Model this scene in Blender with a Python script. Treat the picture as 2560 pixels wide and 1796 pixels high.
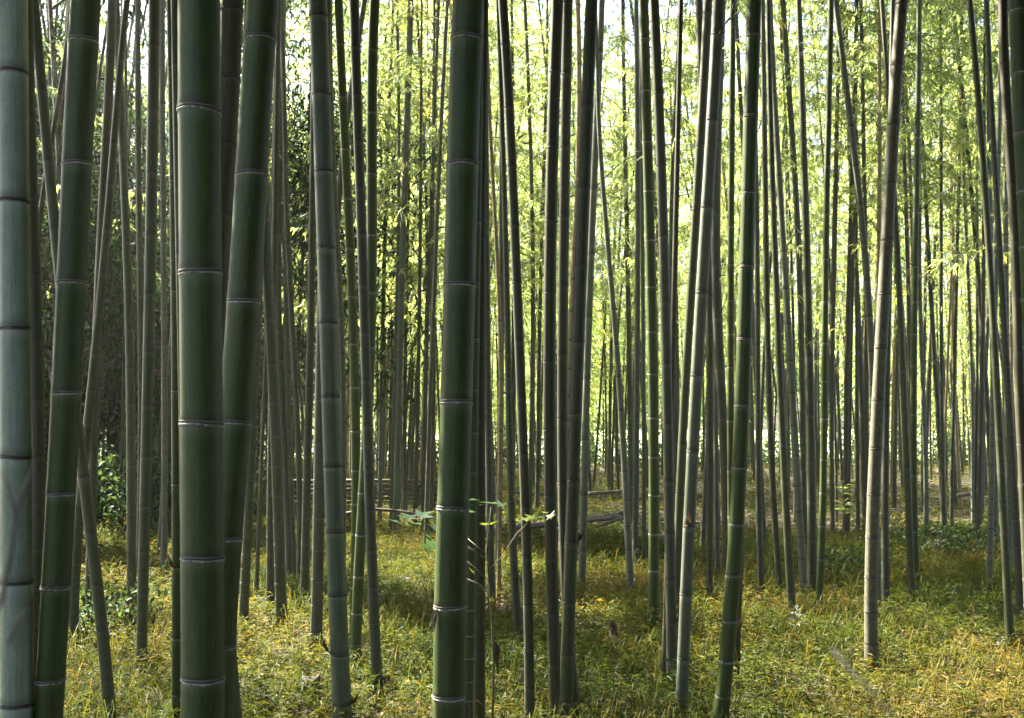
import bpy, math, random
import numpy as np
from mathutils import Vector, Matrix
R = math.radians
sc = bpy.context.scene
col = sc.collection
for o in list(bpy.data.objects): bpy.data.objects.remove(o)

# ------------------------------------------------------------------ camera, sky, sun, exposure
EYE, TILT = 1.60, math.atan(172 / 2560)
cd = bpy.data.cameras.new('camera'); cam = bpy.data.objects.new('camera', cd); col.objects.link(cam)
cam.location = (0, 0, EYE); cam.rotation_euler = (math.pi / 2 + TILT, 0, 0)
cd.sensor_width = 36; cd.lens = 36; cd.clip_start = 0.05; cd.clip_end = 2000
cd.dof.use_dof = True; cd.dof.focus_distance = 7.5; cd.dof.aperture_fstop = 8.0
sc.camera = cam
SUN_EL, SUN_AZ = R(48), R(-50)            # azimuth from +Y, minus = towards -X
sdir = Vector((math.sin(SUN_AZ) * math.cos(SUN_EL), math.cos(SUN_AZ) * math.cos(SUN_EL), math.sin(SUN_EL)))
w = bpy.data.worlds.new('World'); sc.world = w; w.use_nodes = True
nt = w.node_tree; bg = nt.nodes['Background']
sky = nt.nodes.new('ShaderNodeTexSky'); sky.sky_type = 'NISHITA'; sky.sun_disc = False
sky.sun_elevation = SUN_EL; sky.sun_rotation = SUN_AZ; sky.dust_density = 3.0; sky.air_density = 1.0
nt.links.new(sky.outputs[0], bg.inputs[0]); bg.inputs[1].default_value = 0.05
sl = bpy.data.lights.new('sun', 'SUN'); sl.energy = 5.0; sl.angle = R(0.5); sl.color = (1, 0.94, 0.82)
so = bpy.data.objects.new('sun', sl); col.objects.link(so); so.rotation_euler = sdir.to_track_quat('Z', 'Y').to_euler()
sc.view_settings.view_transform = 'Standard'; sc.view_settings.look = 'None'
sc.view_settings.exposure = 3.72; sc.view_settings.gamma = 1.0
sc.cycles.max_bounces = 7; sc.cycles.diffuse_bounces = 4; sc.cycles.transmission_bounces = 5
sc.cycles.glossy_bounces = 2; sc.cycles.transparent_max_bounces = 8
sc.cycles.sample_clamp_indirect = 6.0; sc.cycles.use_denoising = True
rng = np.random.default_rng(11); random.seed(5)

# ------------------------------------------------------------------ helpers
CT, ST = math.cos(TILT), math.sin(TILT)
def unproj(px, py, D):
    u, v = (px - 1280) / 2560, (898 - py) / 2560
    dx, dy, dz = u, CT - v * ST, ST + v * CT
    s = D / dy
    return Vector((dx * s, D, EYE + dz * s)), s
def proj(p):
    x, y, z = p[0], p[1], p[2] - EYE
    f, up = y * CT + z * ST, z * CT - y * ST
    return 1280 + 2560 * x / f, 898 - 2560 * up / f
def ground_D(py):
    v = (898 - py) / 2560
    return EYE * (CT - v * ST) / -(ST + v * CT)
def tag(o, label=None, cat=None, group=None, kind=None):
    for k, v in (('label', label), ('category', cat), ('group', group), ('kind', kind)):
        if v: o[k] = v
    return o
def mesh_np(name, V, F, tone=None, mats=(), mi=None, smooth=False, vec=None, extra=None):
    """V (n,3), F (m,k) equal-sized faces -> mesh data"""
    V = np.ascontiguousarray(V, np.float32); F = np.ascontiguousarray(F, np.int32)
    me = bpy.data.meshes.new(name); m, k = F.shape
    me.vertices.add(len(V)); me.vertices.foreach_set('co', V.ravel())
    me.loops.add(m * k); me.loops.foreach_set('vertex_index', F.ravel())
    me.polygons.add(m); me.polygons.foreach_set('loop_start', np.arange(0, m * k, k, dtype=np.int32))
    if smooth: me.polygons.foreach_set('use_smooth', np.ones(m, bool))
    for mt in mats: me.materials.append(mt)
    if mi is not None: me.polygons.foreach_set('material_index', np.ascontiguousarray(mi, np.int32))
    if tone is not None:
        a = me.attributes.new('tone', 'FLOAT', 'POINT'); a.data.foreach_set('value', np.ascontiguousarray(tone, np.float32))
    if vec is not None:
        a = me.attributes.new('cpos', 'FLOAT_VECTOR', 'POINT'); a.data.foreach_set('vector', np.ascontiguousarray(vec, np.float32).ravel())
    if extra is not None:
        a = me.attributes.new('seg', 'FLOAT', 'POINT'); a.data.foreach_set('value', np.ascontiguousarray(extra, np.float32))
    me.update(calc_edges=True); me.validate()
    return me
def link(name, me, parent=None, loc=None):
    o = bpy.data.objects.new(name, me); col.objects.link(o)
    if parent: o.parent = parent
    if loc is not None: o.location = loc
    return o
def empty(name, loc):
    o = bpy.data.objects.new(name, None); o.empty_display_size = 0.2; o.location = loc; col.objects.link(o); return o
def tube(P, rad, n=8, cap=True):
    """tube along points P with radii rad -> V, F(quads)"""
    P = np.asarray(P, float); m = len(P); rad = np.broadcast_to(np.asarray(rad, float), (m,))
    T = np.gradient(P, axis=0); T /= np.linalg.norm(T, axis=1, keepdims=True) + 1e-9
    ref = np.where(np.abs(T[:, 2:3]) > .8, np.array([[1., 0, 0]]), np.array([[0, 0, 1.]]))
    A = np.cross(T, ref); A /= np.linalg.norm(A, axis=1, keepdims=True) + 1e-9; B = np.cross(T, A)
    th = np.linspace(0, 2 * np.pi, n, endpoint=False)
    V = P[:, None] + rad[:, None, None] * (np.cos(th)[None, :, None] * A[:, None] + np.sin(th)[None, :, None] * B[:, None])
    V = V.reshape(-1, 3); F = []
    for i in range(m - 1):
        for j in range(n):
            a, b = i * n + j, i * n + (j + 1) % n
            F.append((a, b, b + n, a + n))
    if cap:
        for s, i in ((1, 0), (-1, m - 1)):
            c = len(V); V = np.vstack([V, P[i]])
            for j in range(0, n, 2):
                q = (i * n + j, c, i * n + (j + 2) % n, i * n + j + 1)
                F.append(q if s > 0 else q[::-1])
    return V, np.array(F)
def join(parts):
    Vs, Fs, o = [], [], 0
    for V, F in parts:
        Vs.append(V); Fs.append(np.asarray(F) + o); o += len(V)
    return np.vstack(Vs), np.vstack(Fs)
def leaves(P, d, nrm, L, W, fold=.18, droop=.15):
    """lanceolate folded leaves: 6 verts, 4 tris (as 2 quads)"""
    n = len(P); L = L[:, None]; W = W[:, None]
    d = d / (np.linalg.norm(d, axis=1, keepdims=True) + 1e-9)
    s = np.cross(d, nrm); s /= np.linalg.norm(s, axis=1, keepdims=True) + 1e-9
    u = np.cross(s, d); z = np.array([[0, 0, 1.]])
    b = P; m = P + d * L * .42 - z * L * droop * .15; t = P + d * L - z * L * droop
    ml = P + d * L * .38 + s * W * .5 + u * W * fold; mr = P + d * L * .38 - s * W * .5 + u * W * fold
    V = np.stack([b, ml, m, mr, t], 1).reshape(-1, 3)
    i = np.arange(n)[:, None] * 5
    F = np.concatenate([i + np.array([[0, 2, 4, 1]]), i + np.array([[0, 3, 4, 2]])], 1).reshape(-1, 4)
    return V, F
def rdir(n):
    a = rng.normal(size=(n, 3)); return a / np.linalg.norm(a, axis=1, keepdims=True)
def pnoise(x, y, f=1.0):
    x, y = x * f, y * f
    return (np.sin(1.3 * x + .7 * y) + np.sin(-.9 * x + 1.7 * y + 1.3) + .7 * np.sin(2.9 * x + 2.1 * y + 4) + .7 * np.sin(3.1 * x - 2.6 * y + 2) + .5 * np.sin(5.3 * x + 4.7 * y)) / 3.9

# ------------------------------------------------------------------ materials
def newmat(name):
    m = bpy.data.materials.new(name); m.use_nodes = True; t = m.node_tree; t.nodes.clear()
    out = t.nodes.new('ShaderNodeOutputMaterial'); return m, t, out
def ramp(t, stops):
    r = t.nodes.new('ShaderNodeValToRGB'); e = r.color_ramp.elements
    while len(e) < len(stops): e.new(.5)
    for el, (p, c) in zip(e, stops): el.position = p; el.color = (*c, 1)
    return r
def leaf_mat(name, stops, trans, tmul=(1.6, 1.5, .8), gloss=.05, rough=.45):
    m, t, out = newmat(name); N, K = t.nodes, t.links
    at = N.new('ShaderNodeAttribute'); at.attribute_name = 'tone'
    oi = N.new('ShaderNodeObjectInfo')
    ad = N.new('ShaderNodeMath'); ad.operation = 'MULTIPLY_ADD'; ad.inputs[1].default_value = .16
    K.new(oi.outputs['Random'], ad.inputs[0]); K.new(at.outputs['Fac'], ad.inputs[2])
    sb = N.new('ShaderNodeMath'); sb.operation = 'SUBTRACT'; sb.inputs[1].default_value = .08; K.new(ad.outputs[0], sb.inputs[0])
    r = ramp(t, stops); K.new(sb.outputs[0], r.inputs[0])
    df = N.new('ShaderNodeBsdfDiffuse'); K.new(r.outputs[0], df.inputs[0])
    tr = N.new('ShaderNodeBsdfTranslucent')
    mu = N.new('ShaderNodeMix'); mu.data_type = 'RGBA'; mu.blend_type = 'MULTIPLY'; mu.inputs[0].default_value = 1
    K.new(r.outputs[0], mu.inputs[6]); mu.inputs[7].default_value = (*[c * 1.0 for c in tmul], 1); mu.clamp_result = False
    K.new(mu.outputs[2], tr.inputs[0])
    mx = N.new('ShaderNodeMixShader'); mx.inputs[0].default_value = trans
    K.new(df.outputs[0], mx.inputs[1]); K.new(tr.outputs[0], mx.inputs[2])
    gl = N.new('ShaderNodeBsdfGlossy'); gl.inputs['Roughness'].default_value = rough; gl.inputs[0].default_value = (.9, .95, .9, 1)
    m2 = N.new('ShaderNodeMixShader'); m2.inputs[0].default_value = gloss
    K.new(mx.outputs[0], m2.inputs[1]); K.new(gl.outputs[0], m2.inputs[2]); K.new(m2.outputs[0], out.inputs[0])
    return m
def plain_mat(name, c1, c2, scale=20, rough=.8, bump=.3):
    m, t, out = newmat(name); N, K = t.nodes, t.links
    tc = N.new('ShaderNodeTexCoord'); nz = N.new('ShaderNodeTexNoise'); nz.inputs['Scale'].default_value = scale; nz.inputs['Detail'].default_value = 6
    K.new(tc.outputs['Object'], nz.inputs['Vector'])
    r = ramp(t, [(.3, c1), (.7, c2)]); K.new(nz.outputs['Fac'], r.inputs[0])
    p = N.new('ShaderNodeBsdfPrincipled'); p.inputs['Roughness'].default_value = rough; K.new(r.outputs[0], p.inputs['Base Color'])
    b = N.new('ShaderNodeBump'); b.inputs['Strength'].default_value = bump; b.inputs['Distance'].default_value = .01
    K.new(nz.outputs['Fac'], b.inputs['Height']); K.new(b.outputs[0], p.inputs['Normal']); K.new(p.outputs[0], out.inputs[0])
    return m
def culm_mat(name, dark, light, bloom=(.22, .25, .2), bloom_amt=.4, rough=.42, mottle=0, mcol=(.3, .3, .25), spec=.26):
    m, t, out = newmat(name); N, K = t.nodes, t.links
    at = N.new('ShaderNodeAttribute'); at.attribute_name = 'cpos'
    sg = N.new('ShaderNodeAttribute'); sg.attribute_name = 'seg'
    oi = N.new('ShaderNodeObjectInfo')
    off = N.new('ShaderNodeVectorMath'); off.operation = 'MULTIPLY'; off.inputs[1].default_value = (37, 61, 83)
    K.new(oi.outputs['Random'], off.inputs[0])
    av = N.new('ShaderNodeVectorMath'); av.operation = 'ADD'; K.new(at.outputs['Vector'], av.inputs[0]); K.new(off.outputs[0], av.inputs[1])
    st = N.new('ShaderNodeVectorMath'); st.operation = 'MULTIPLY'; st.inputs[1].default_value = (1, 1, .05); K.new(av.outputs[0], st.inputs[0])
    n1 = N.new('ShaderNodeTexNoise'); n1.inputs['Scale'].default_value = 9; n1.inputs['Detail'].default_value = 5; K.new(st.outputs[0], n1.inputs['Vector'])
    n2 = N.new('ShaderNodeTexNoise'); n2.inputs['Scale'].default_value = 1.3; n2.inputs['Detail'].default_value = 8; n2.inputs['Roughness'].default_value = .7; K.new(av.outputs[0], n2.inputs['Vector'])
    n3 = N.new('ShaderNodeTexNoise'); n3.inputs['Scale'].default_value = 14; n3.inputs['Detail'].default_value = 4; K.new(av.outputs[0], n3.inputs['Vector'])
    a1 = N.new('ShaderNodeMath'); a1.operation = 'ADD'; K.new(n1.outputs['Fac'], a1.inputs[0]); K.new(n2.outputs['Fac'], a1.inputs[1])
    a2 = N.new('ShaderNodeMath'); a2.operation = 'MULTIPLY_ADD'; a2.inputs[1].default_value = .6; K.new(n3.outputs['Fac'], a2.inputs[0]); K.new(a1.outputs[0], a2.inputs[2])
    a3 = N.new('ShaderNodeMath'); a3.operation = 'MULTIPLY_ADD'; a3.inputs[1].default_value = .35; K.new(oi.outputs['Random'], a3.inputs[0]); K.new(a2.outputs[0], a3.inputs[2])
    mr = N.new('ShaderNodeMapRange'); mr.inputs[1].default_value = 1.05; mr.inputs[2].default_value = 1.95; K.new(a3.outputs[0], mr.inputs[0])
    r = ramp(t, [(0, dark), (1, light)]); K.new(mr.outputs[0], r.inputs[0])
    # waxy bloom under each node, dark stain above it
    b1 = N.new('ShaderNodeMapRange'); b1.interpolation_type = 'SMOOTHSTEP'; b1.inputs[1].default_value = .86; b1.inputs[2].default_value = 1; K.new(sg.outputs['Fac'], b1.inputs[0])
    b2 = N.new('ShaderNodeMath'); b2.operation = 'MULTIPLY'; K.new(b1.outputs[0], b2.inputs[0]); K.new(n2.outputs['Fac'], b2.inputs[1])
    b3 = N.new('ShaderNodeMath'); b3.operation = 'MULTIPLY'; b3.inputs[1].default_value = bloom_amt * 1.6; K.new(b2.outputs[0], b3.inputs[0])
    mb = N.new('ShaderNodeMix'); mb.data_type = 'RGBA'; K.new(b3.outputs[0], mb.inputs[0]); K.new(r.outputs[0], mb.inputs[6]); mb.inputs[7].default_value = (*bloom, 1)
    s1 = N.new('ShaderNodeMapRange'); s1.interpolation_type = 'SMOOTHSTEP'; s1.inputs[1].default_value = .11; s1.inputs[2].default_value = .0; s1.inputs[4].default_value = 1.1; K.new(sg.outputs['Fac'], s1.inputs[0])
    s2 = N.new('ShaderNodeMath'); s2.operation = 'MULTIPLY'; s2.use_clamp = True; K.new(s1.outputs[0], s2.inputs[0]); K.new(n2.outputs['Fac'], s2.inputs[1])
    md = N.new('ShaderNodeMix'); md.data_type = 'RGBA'; K.new(s2.outputs[0], md.inputs[0]); K.new(mb.outputs[2], md.inputs[6]); md.inputs[7].default_value = (.025, .024, .014, 1)
    last = md.outputs[2]
    if mottle:
        n4 = N.new('ShaderNodeTexNoise'); n4.inputs['Scale'].default_value = 3.2; n4.inputs['Detail'].default_value = 7; n4.inputs['Roughness'].default_value = .75; K.new(av.outputs[0], n4.inputs['Vector'])
        q = N.new('ShaderNodeMapRange'); q.inputs[1].default_value = .48; q.inputs[2].default_value = .68; q.inputs[4].default_value = mottle; K.new(n4.outputs['Fac'], q.inputs[0])
        mm = N.new('ShaderNodeMix'); mm.data_type = 'RGBA'; K.new(q.outputs[0], mm.inputs[0]); K.new(last, mm.inputs[6]); mm.inputs[7].default_value = (*mcol, 1); last = mm.outputs[2]
    # pale scratches and fine dark specks of mould
    sc_ = N.new('ShaderNodeVectorMath'); sc_.operation = 'MULTIPLY'; sc_.inputs[1].default_value = (1, 1, .16); K.new(av.outputs[0], sc_.inputs[0])
    n5 = N.new('ShaderNodeTexNoise'); n5.inputs['Scale'].default_value = 7; n5.inputs['Detail'].default_value = 3; n5.inputs['Roughness'].default_value = .8; K.new(sc_.outputs[0], n5.inputs['Vector'])
    q5 = N.new('ShaderNodeMapRange'); q5.inputs[1].default_value = .66; q5.inputs[2].default_value = .74; q5.inputs[4].default_value = .55; K.new(n5.outputs['Fac'], q5.inputs[0])
    m5 = N.new('ShaderNodeMix'); m5.data_type = 'RGBA'; K.new(q5.outputs[0], m5.inputs[0]); K.new(last, m5.inputs[6]); m5.inputs[7].default_value = (.20, .20, .13, 1)
    v6 = N.new('ShaderNodeTexNoise'); v6.inputs['Scale'].default_value = 22; v6.inputs['Detail'].default_value = 2; K.new(av.outputs[0], v6.inputs['Vector'])
    q6 = N.new('ShaderNodeMapRange'); q6.inputs[1].default_value = .64; q6.inputs[2].default_value = .72; q6.inputs[4].default_value = .6; K.new(v6.outputs['Fac'], q6.inputs[0])
    m6 = N.new('ShaderNodeMix'); m6.data_type = 'RGBA'; K.new(q6.outputs[0], m6.inputs[0]); K.new(m5.outputs[2], m6.inputs[6]); m6.inputs[7].default_value = (.022, .024, .012, 1); last = m6.outputs[2]
    p = N.new('ShaderNodeBsdfPrincipled'); K.new(last, p.inputs['Base Color']); p.inputs['Specular IOR Level'].default_value = spec
    rr = N.new('ShaderNodeMapRange'); rr.inputs[3].default_value = rough - .08; rr.inputs[4].default_value = rough + .14; K.new(n2.outputs['Fac'], rr.inputs[0]); K.new(rr.outputs[0], p.inputs['Roughness'])
    b = N.new('ShaderNodeBump'); b.inputs['Strength'].default_value = .25; b.inputs['Distance'].default_value = .004; K.new(a2.outputs[0], b.inputs['Height']); K.new(b.outputs[0], p.inputs['Normal'])
    K.new(p.outputs[0], out.inputs[0]); return m
M = {
 'green': culm_mat('young_green_culm', (.020, .037, .007), (.064, .082, .018), (.13, .165, .09), .4, .50, .35, (.078, .088, .026)),
 'bluegrey': culm_mat('waxy_grey_green_culm', (.050, .066, .040), (.14, .162, .108), (.24, .265, .2), .5, .45, .45, (.07, .09, .062)),
 'waxy': culm_mat('pale_waxy_culm', (.125, .155, .112), (.32, .355, .265), (.35, .38, .31), .5, .45, .55, (.16, .205, .17)),
 'grey': culm_mat('grey_green_culm', (.034, .037, .022), (.088, .088, .058), (.14, .14, .105), .55, .48, .4, (.10, .10, .072)),
 'olive': culm_mat('olive_culm', (.030, .035, .015), (.078, .084, .039), (.12, .125, .08), .55, .45, .4, (.08, .08, .045)),
 'brown': culm_mat('brown_culm', (.030, .029, .013), (.074, .068, .036), (.09, .085, .055), .5, .52, .35, (.072, .066, .044)),
 'pale': culm_mat('pale_grey_culm', (.062, .070, .046), (.150, .154, .108), (.22, .22, .17), .5, .52, .5, (.075, .08, .05)),
 'tan': culm_mat('dry_tan_culm', (.14, .10, .046), (.28, .21, .105), (.3, .25, .16), .5, .52, .35, (.12, .085, .05)),
 'mottled': culm_mat('mottled_old_culm', (.046, .044, .025), (.112, .106, .066), (.15, .14, .095), .5, .58, .7, (.19, .185, .135)),
}
m_npale = plain_mat('node_scar_pale', (.055, .052, .036), (.34, .32, .26), 5, .75)
m_ndark = plain_mat('node_scar_dark', (.018, .016, .012), (.06, .052, .038), 60, .8)
m_nmid = plain_mat('node_scar_grey', (.05, .048, .036), (.17, .16, .125), 60, .8)
LF = [(0, (.045, .080, .032)), (.35, (.078, .115, .046)), (.7, (.118, .150, .058)), (.92, (.17, .185, .065)), (1, (.25, .20, .06))]
m_leaf = leaf_mat('bamboo_leaf', LF, .7, (4.3, 3.8, 2.4), .05)
m_branch = plain_mat('branch_bark', (.05, .045, .022), (.11, .10, .05), 12, .7)
m_grass = leaf_mat('undergrowth_leaf', [(0, (.022, .044, .009)), (.38, (.046, .066, .011)), (.66, (.100, .088, .020)), (.88, (.155, .112, .042)), (1, (.16, .085, .032))], .4, (1.9, 1.65, .8), .008)
m_broad = leaf_mat('broad_leaf', [(0, (.025, .055, .014)), (.5, (.055, .10, .02)), (1, (.11, .15, .028))], .55, (2.6, 2.6, 1.1), .06)
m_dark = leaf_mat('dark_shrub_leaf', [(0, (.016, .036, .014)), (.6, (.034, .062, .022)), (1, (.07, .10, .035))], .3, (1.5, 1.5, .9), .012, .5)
m_litter = leaf_mat('litter_leaf', [(0, (.06, .038, .02)), (.5, (.15, .10, .055)), (1, (.32, .24, .15))], .15, (1.2, 1.1, .9), .04)
m_maple = leaf_mat('sapling_leaf', [(0, (.05, .085, .05)), (.5, (.06, .10, .04)), (1, (.16, .19, .03))], .45, (1.2, 1.3, .7), .02)
m_deadleaf = leaf_mat('dead_leaf', [(0, (.04, .026, .016)), (1, (.11, .074, .045))], .2, (1.1, 1, .8), .03)
m_silver = leaf_mat('silvery_leaf', [(0, (.16, .19, .14)), (1, (.36, .39, .31))], .35, (1.1, 1.1, .9), .04)
m_log = plain_mat('weathered_wood', (.04, .032, .02), (.13, .108, .078), 30, .85)
m_straw = plain_mat('bleached_straw', (.16, .14, .09), (.30, .26, .18), 30, .6)
m_bark = plain_mat('tree_bark', (.03, .024, .017), (.085, .068, .05), 14, .9, .6)
m_stem = plain_mat('weed_stem', (.06, .045, .025), (.14, .11, .05), 30, .7)
m_stone = plain_mat('stone', (.16, .15, .13), (.34, .32, .28), 18, .85, .6)

def ground_mat():
    m, t, out = newmat('leaf_litter_soil'); N, K = t.nodes, t.links
    tc = N.new('ShaderNodeTexCoord')
    n1 = N.new('ShaderNodeTexNoise'); n1.inputs['Scale'].default_value = .8; n1.inputs['Detail'].default_value = 5; K.new(tc.outputs['Object'], n1.inputs['Vector'])
    n2 = N.new('ShaderNodeTexNoise'); n2.inputs['Scale'].default_value = 26; n2.inputs['Detail'].default_value = 8; n2.inputs['Roughness'].default_value = .7; K.new(tc.outputs['Object'], n2.inputs['Vector'])
    v = N.new('ShaderNodeTexVoronoi'); v.inputs['Scale'].default_value = 22; K.new(tc.outputs['Object'], v.inputs['Vector'])
    r1 = ramp(t, [(.25, (.022, .017, .009)), (.5, (.060, .043, .024)), (.75, (.135, .096, .058))]); K.new(n2.outputs['Fac'], r1.inputs[0])
    r2 = ramp(t, [(.3, (.5, .5, .4)), (.7, (1, .95, .85))]); K.new(n1.outputs['Fac'], r2.inputs[0])
    mm = N.new('ShaderNodeMix'); mm.data_type = 'RGBA'; mm.blend_type = 'MULTIPLY'; mm.inputs[0].default_value = 1
    K.new(r1.outputs[0], mm.inputs[6]); K.new(r2.outputs[0], mm.inputs[7])
    p = N.new('ShaderNodeBsdfPrincipled'); p.inputs['Roughness'].default_value = .9; K.new(mm.outputs[2], p.inputs['Base Color'])
    a = N.new('ShaderNodeMath'); a.operation = 'ADD'; K.new(n2.outputs['Fac'], a.inputs[0]); K.new(v.outputs['Distance'], a.inputs[1])
    b = N.new('ShaderNodeBump'); b.inputs['Strength'].default_value = .7; b.inputs['Distance'].default_value = .04; K.new(a.outputs[0], b.inputs['Height']); K.new(b.outputs[0], p.inputs['Normal'])
    K.new(p.outputs[0], out.inputs[0]); return m
def gz(x, y): return .05 * pnoise(x, y, .45) * np.clip((np.hypot(x, y) - 1) / 6, 0, 1)

# ------------------------------------------------------------------ setting: ground, lawn beyond
def sheet(name, x0, x1, y0, y1, nx, ny, mat, dz=0, bump=True):
    xs, ys = np.linspace(x0, x1, nx), np.linspace(y0, y1, ny)
    X, Y = np.meshgrid(xs, ys); Z = (gz(X, Y) if bump else 0 * X) + dz
    i = np.arange(nx * ny).reshape(ny, nx)
    F = np.stack([i[:-1, :-1], i[:-1, 1:], i[1:, 1:], i[1:, :-1]], -1).reshape(-1, 4)
    o = link(name, mesh_np(name, np.stack([X, Y, Z], -1).reshape(-1, 3), F, mats=[mat], smooth=True)); return o
g = sheet('ground', -45, 45, -12, 44, 180, 112, ground_mat()); g['kind'] = 'structure'
lawn_m = plain_mat('sunlit_lawn', (.12, .17, .045), (.22, .26, .09), 3, .9)
g = sheet('lawn', -600, 600, 43.9, 900, 2, 2, lawn_m, -.06, False); g['kind'] = 'structure'

# ------------------------------------------------------------------ bamboo crowns (shared meshes)
def crown(H, nb, Lb, nspot, nleaf, LL, LW, seed, tone0=.45):
    global rng
    rng = np.random.default_rng(seed)
    P, D, T, br = [], [], [], []
    for i in range(nb):
        t = (i + rng.random()) / nb; z0 = H * t
        L = Lb * (1 - .6 * t) * rng.uniform(.7, 1.15); az = rng.uniform(0, 2 * np.pi)
        o = np.array([math.cos(az), math.sin(az), 0]); sd = np.array([-o[1], o[0], 0])
        rise = rng.uniform(.35, .8); sag = rng.uniform(.5, .95); cv = rng.normal() * .25
        f = lambda s: np.array([0, 0, z0]) + o * s * L + sd * cv * s * s * L + np.array([0, 0, 1]) * L * (rise * s - sag * s * s)
        br.append(tube([f(s) for s in (0, .3, .6, .85, 1)], [.007, .006, .004, .003, .0015], 3, False))
        btone = tone0 + rng.normal() * .13
        for k in range(nspot):
            s = rng.uniform(.2, 1) ** .8; c = f(s)
            a2 = rng.normal() * 1.1; tw = o * math.cos(a2) + sd * math.sin(a2); tl = rng.uniform(.12, .42) * (1.1 - .4 * s)
            e = c + tw * tl + np.array([0, 0, rng.uniform(-.16, .06)])
            br.append(tube([c, (c + e) / 2 + np.array([0, 0, .02]), e], [.0028, .002, .001], 3, False))
            for q in range(nleaf):
                u = rng.uniform(.35, 1); P.append(c + (e - c) * u)
                D.append(tw * rng.uniform(.3, 1) + rng.normal(size=3) * .45 + np.array([0, 0, -rng.uniform(.1, .9)])); T.append(btone + rng.normal() * .13)
    P, D, T = np.array(P), np.array(D), np.array(T); n = len(P)
    nr = np.array([[0, 0, 1.]]) + rng.normal(size=(n, 3)) * .5
    V, F = leaves(P, D, nr, rng.uniform(.65, 1.2, n) * LL, rng.uniform(.8, 1.2, n) * LW, .15, .25)
    Vb, Fb = join(br)
    return mesh_np('foliage', np.vstack([V, Vb]), np.vstack([F, Fb + len(V)]), np.concatenate([np.repeat(np.clip(T, .02, .98), 5), np.full(len(Vb), .3)]),
                   [m_leaf, m_branch], np.concatenate([np.zeros(len(F)), np.ones(len(Fb))]))
FAR_CROWNS = [crown(9.5, 86, 1.8, 12, 9, .115, .017, 100 + k, (.42, .52, .36, .6, .48)[k]) for k in range(5)]
NEAR_CROWNS = [crown(6.0, 34, 1.7, 7, 6, .16, .027, 200 + k) for k in range(3)]
THIN_CROWNS = [crown(9.0, 44, 1.3, 8, 8, .115, .017, 300 + k, .55) for k in range(3)]

# ------------------------------------------------------------------ node rings (shared meshes)
def ring_mesh(name, young, n):
    prof = [(-.17, .985), (-.13, 1.03), (-.09, 1.065), (-.05, 1.06), (-.03, 1.01), (.0, 1.005), (.04, 1.045), (.09, 1.05), (.15, .985)] if young else \
           [(-.15, .985), (-.11, 1.02), (-.07, 1.06), (-.03, 1.055), (-.01, 1.005), (.02, 1.005), (.06, 1.055), (.11, 1.05), (.17, .985)]
    prof = np.array(prof); th = np.linspace(0, 2 * np.pi, n, endpoint=False)
    wob = 1 + .012 * np.sin(3 * th + 1) + .008 * np.sin(7 * th)
    wz = .014 * np.sin(2 * th) + .01 * np.sin(5 * th + 2)
    V = np.stack([prof[:, 1, None] * wob * np.cos(th), prof[:, 1, None] * wob * np.sin(th), prof[:, 0, None] * .95 + wz + 0 * th], -1).reshape(-1, 3)
    F, mi = [], []
    for i in range(len(prof) - 1):
        for j in range(n):
            a, b = i * n + j, i * n + (j + 1) % n; F.append((a, b, b + n, a + n))
            mi.append((0, 0, 0, 0, 1, 1, 2, 2)[i] if young else (2, 2, 0, 1, 1, 1, 1, 2)[i])
    return mesh_np(name, V, F, mats=[m_npale if young else m_ndark, m_ndark, m_nmid], mi=mi, smooth=True)
RINGS = {(y, n): ring_mesh('node_ring', y, n) for y in (True, False) for n in (28, 14)}

def side_twig(seed):
    global rng
    rng = np.random.default_rng(seed); parts, P, D = [], [], []
    L = rng.uniform(.5, .9); pts = np.array([(0, 0, 0), (L * .35, .02, L * .25), (L * .75, -.02, L * .42), (L, .03, L * .42)])
    parts.append(tube(pts, [.006, .005, .003, .0015], 5))
    for k in range(3):
        c = pts[1] + (pts[3] - pts[1]) * rng.random(); e = c + np.array([rng.uniform(.1, .3), rng.uniform(-.25, .25), rng.uniform(-.05, .2)]); parts.append(tube([c, e], [.002, .001], 4, False))
        for q in range(4): P.append(e - (e - c) * rng.random() * .4); D.append(rng.normal(size=3) * .5 + np.array([.4, 0, -.5]))
    V, F = join(parts); n = len(P); V2, F2 = leaves(np.array(P), np.array(D), np.array([[0, 0, 1.]]) + rng.normal(size=(n, 3)) * .4, rng.uniform(.07, .11, n), np.full(n, .014), .15, .2)
    return mesh_np('side_twig', np.vstack([V2, V]), np.vstack([F2, F + len(V2)]), np.concatenate([np.repeat(rng.uniform(.5, .95, n), 5), np.full(len(V), .3)]), [m_leaf, m_branch], np.concatenate([np.zeros(len(F2)), np.ones(len(F))]))
TWIGS = [side_twig(400 + k) for k in range(5)]
# openings in the canopy: points that catch direct sun through it
SPOTS, KEYS = [], []
def spot(px, py, r, D=None):
    d = D or ground_D(py); q, _ = unproj(px, py, d); SPOTS.append((np.array(q), r))
for px, py, r in ((2420, 1745, .9), (2130, 1400, .7), (1000, 1380, 1.1), (740, 1590, .9), (230, 1370, 1.0), (880, 1270, 1.5), (740, 1330, 1.0), (620, 1440, .9), (1030, 1300, .8), (330, 1330, .6), (1000, 1440, .9), (1120, 1500, .8), (880, 1470, .8), (1250, 1450, .8), (1400, 1440, .9), (1050, 1330, .8), (850, 1370, .8), (1600, 1340, .8), (330, 1480, .6), (520, 1560, .5), (960, 1640, .5), (1150, 1400, .8), (1360, 1330, .8), (1540, 1430, .6), (1270, 1310, .8), (1800, 1380, .6), (1700, 1270, .9), (2300, 1268, 1.6), (430, 1400, .5), (300, 1650, .5), (700, 1710, .6), (1050, 1710, .5), (200, 1570, .5), (580, 1500, .6), (2060, 1720, .6), (1480, 1570, .4)): spot(px, py, r)
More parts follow.
